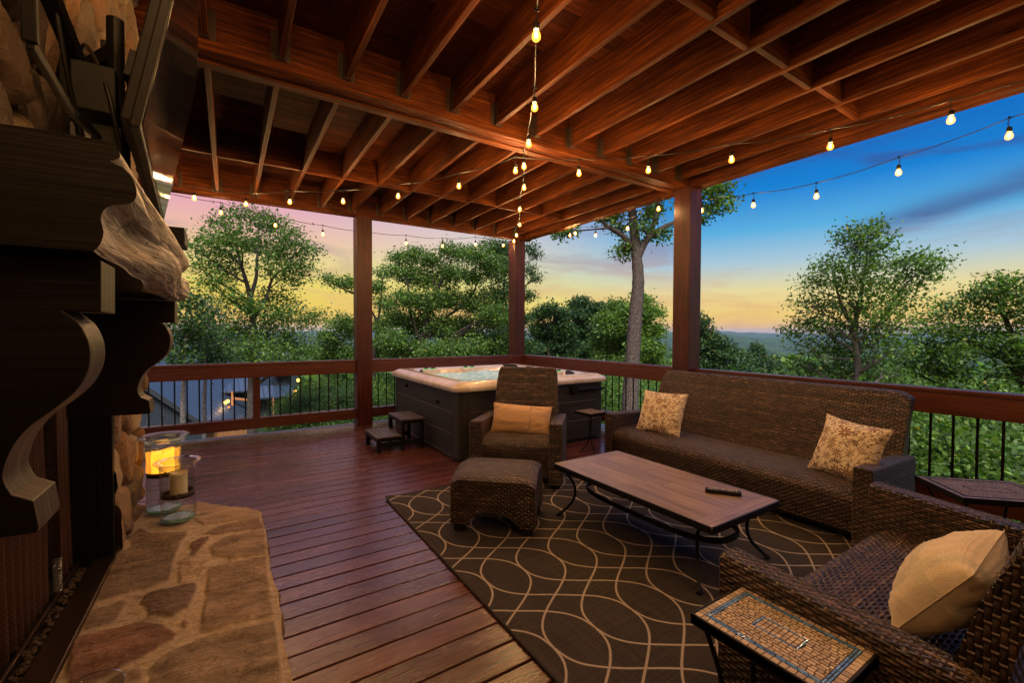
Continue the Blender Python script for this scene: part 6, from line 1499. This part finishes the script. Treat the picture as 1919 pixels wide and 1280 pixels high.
for x, y in ((421, 766), (426, 763), (570, 762), (571, 752), (569, 768), (579, 729)):
    m_ = MB(); m_.lathe([(.001, .10), (.07, .08), (.09, 0), (.06, -.08), (.001, -.10)], (hx_(x), 1.75 if x < 500 else 2.0, hz_(y)), 10); m_.build('porch_lamp', M['lampw'], hs)
for x, y, w in ((424, 768, 9), (452, 800, 8), (573, 765, 6)):
    ld = bpy.data.lights.new('porch_light', 'POINT'); ld.energy = w; ld.color = (1, .55, .18); ld.shadow_soft_size = .1; lo = bpy.data.objects.new('porch_light', ld); COL.objects.link(lo); lo.parent = hs; lo.location = (hx_(x), 1.3, hz_(y))
# lower deck with fence, drive, far roof
m_ = MB()
for i in range(24): m_.box2((hx_(388+i*3.4), .2, hz_(830)), (hx_(390.4+i*3.4), .25, hz_(803)))
m_.build('porch_fence', M['cedar'], hs)
fr_ = empty('far_house_roof', tuple(far(430, 680, 42)), -az0, 'long flat bluish metal roof of a building beyond the trees, just above the railing', 'building')
m_ = MB(); kx2 = kx*42/27; m_.add([(-150*kx2, 0, -.35), (140*kx2, 0, -.35), (140*kx2, 8, .45), (-150*kx2, 8, .45), (-150*kx2, 0, -.5), (140*kx2, 0, -.5), (140*kx2, 8, .3), (-150*kx2, 8, .3)], [(0, 1, 2, 3), (4, 5, 1, 0), (5, 6, 2, 1), (7, 4, 0, 3)], [[(0, 0), (12, 0), (12, 8), (0, 8)]]*4); m_.build('roof', M['metalroof'], fr_)
m_ = MB(); m_.box2((-148*kx2, .3, -6), (138*kx2, 7.5, -.55)); m_.build('wall', M['batten'], fr_)
g = G('gravel_drive'); n = g.noise(g.pos(), 6, 6, .7); M['drive'] = g.done(g.bsdf(g.mix(n, (.10, .095, .09), (.24, .22, .21)), .9, 0, .2, g.bump(n, .5, .02)))
dp = [far(470, 812, 24), far(640, 812, 24), far(650, 800, 30), far(460, 800, 30)]
xs = np.linspace(0, 1, 20); Xd = np.array([[np.array(dp[0])*(1-s)*(1-t)+np.array(dp[1])*s*(1-t)+np.array(dp[2])*s*t+np.array(dp[3])*(1-s)*t for s in xs] for t in xs])
Xd[..., 2] = ground(Xd[..., 0], Xd[..., 1])+.12; m_ = MB(); m_.grid(Xd); tag(m_.build('gravel_path', M['drive']), kind='structure')

# ================================================================== HAZE
g = G('haze_air'); pv = g.n('ShaderNodeVolumePrincipled'); g.set(pv.inputs['Color'], (.48, .70, 1.0)); pv.inputs['Density'].default_value = .00010; pv.inputs['Anisotropy'].default_value = .2
g.t.links.new(pv.outputs[0], g.out.inputs['Volume']); M['haze'] = g.mat
m_ = MB(); m_.box2((-9500, -9500, -190), (9500, 9500, 60)); 
if not globals().get('NOHAZE'): tag(m_.build('haze', M['haze']), 'thin blue evening haze over the valley', 'haze', kind='stuff')
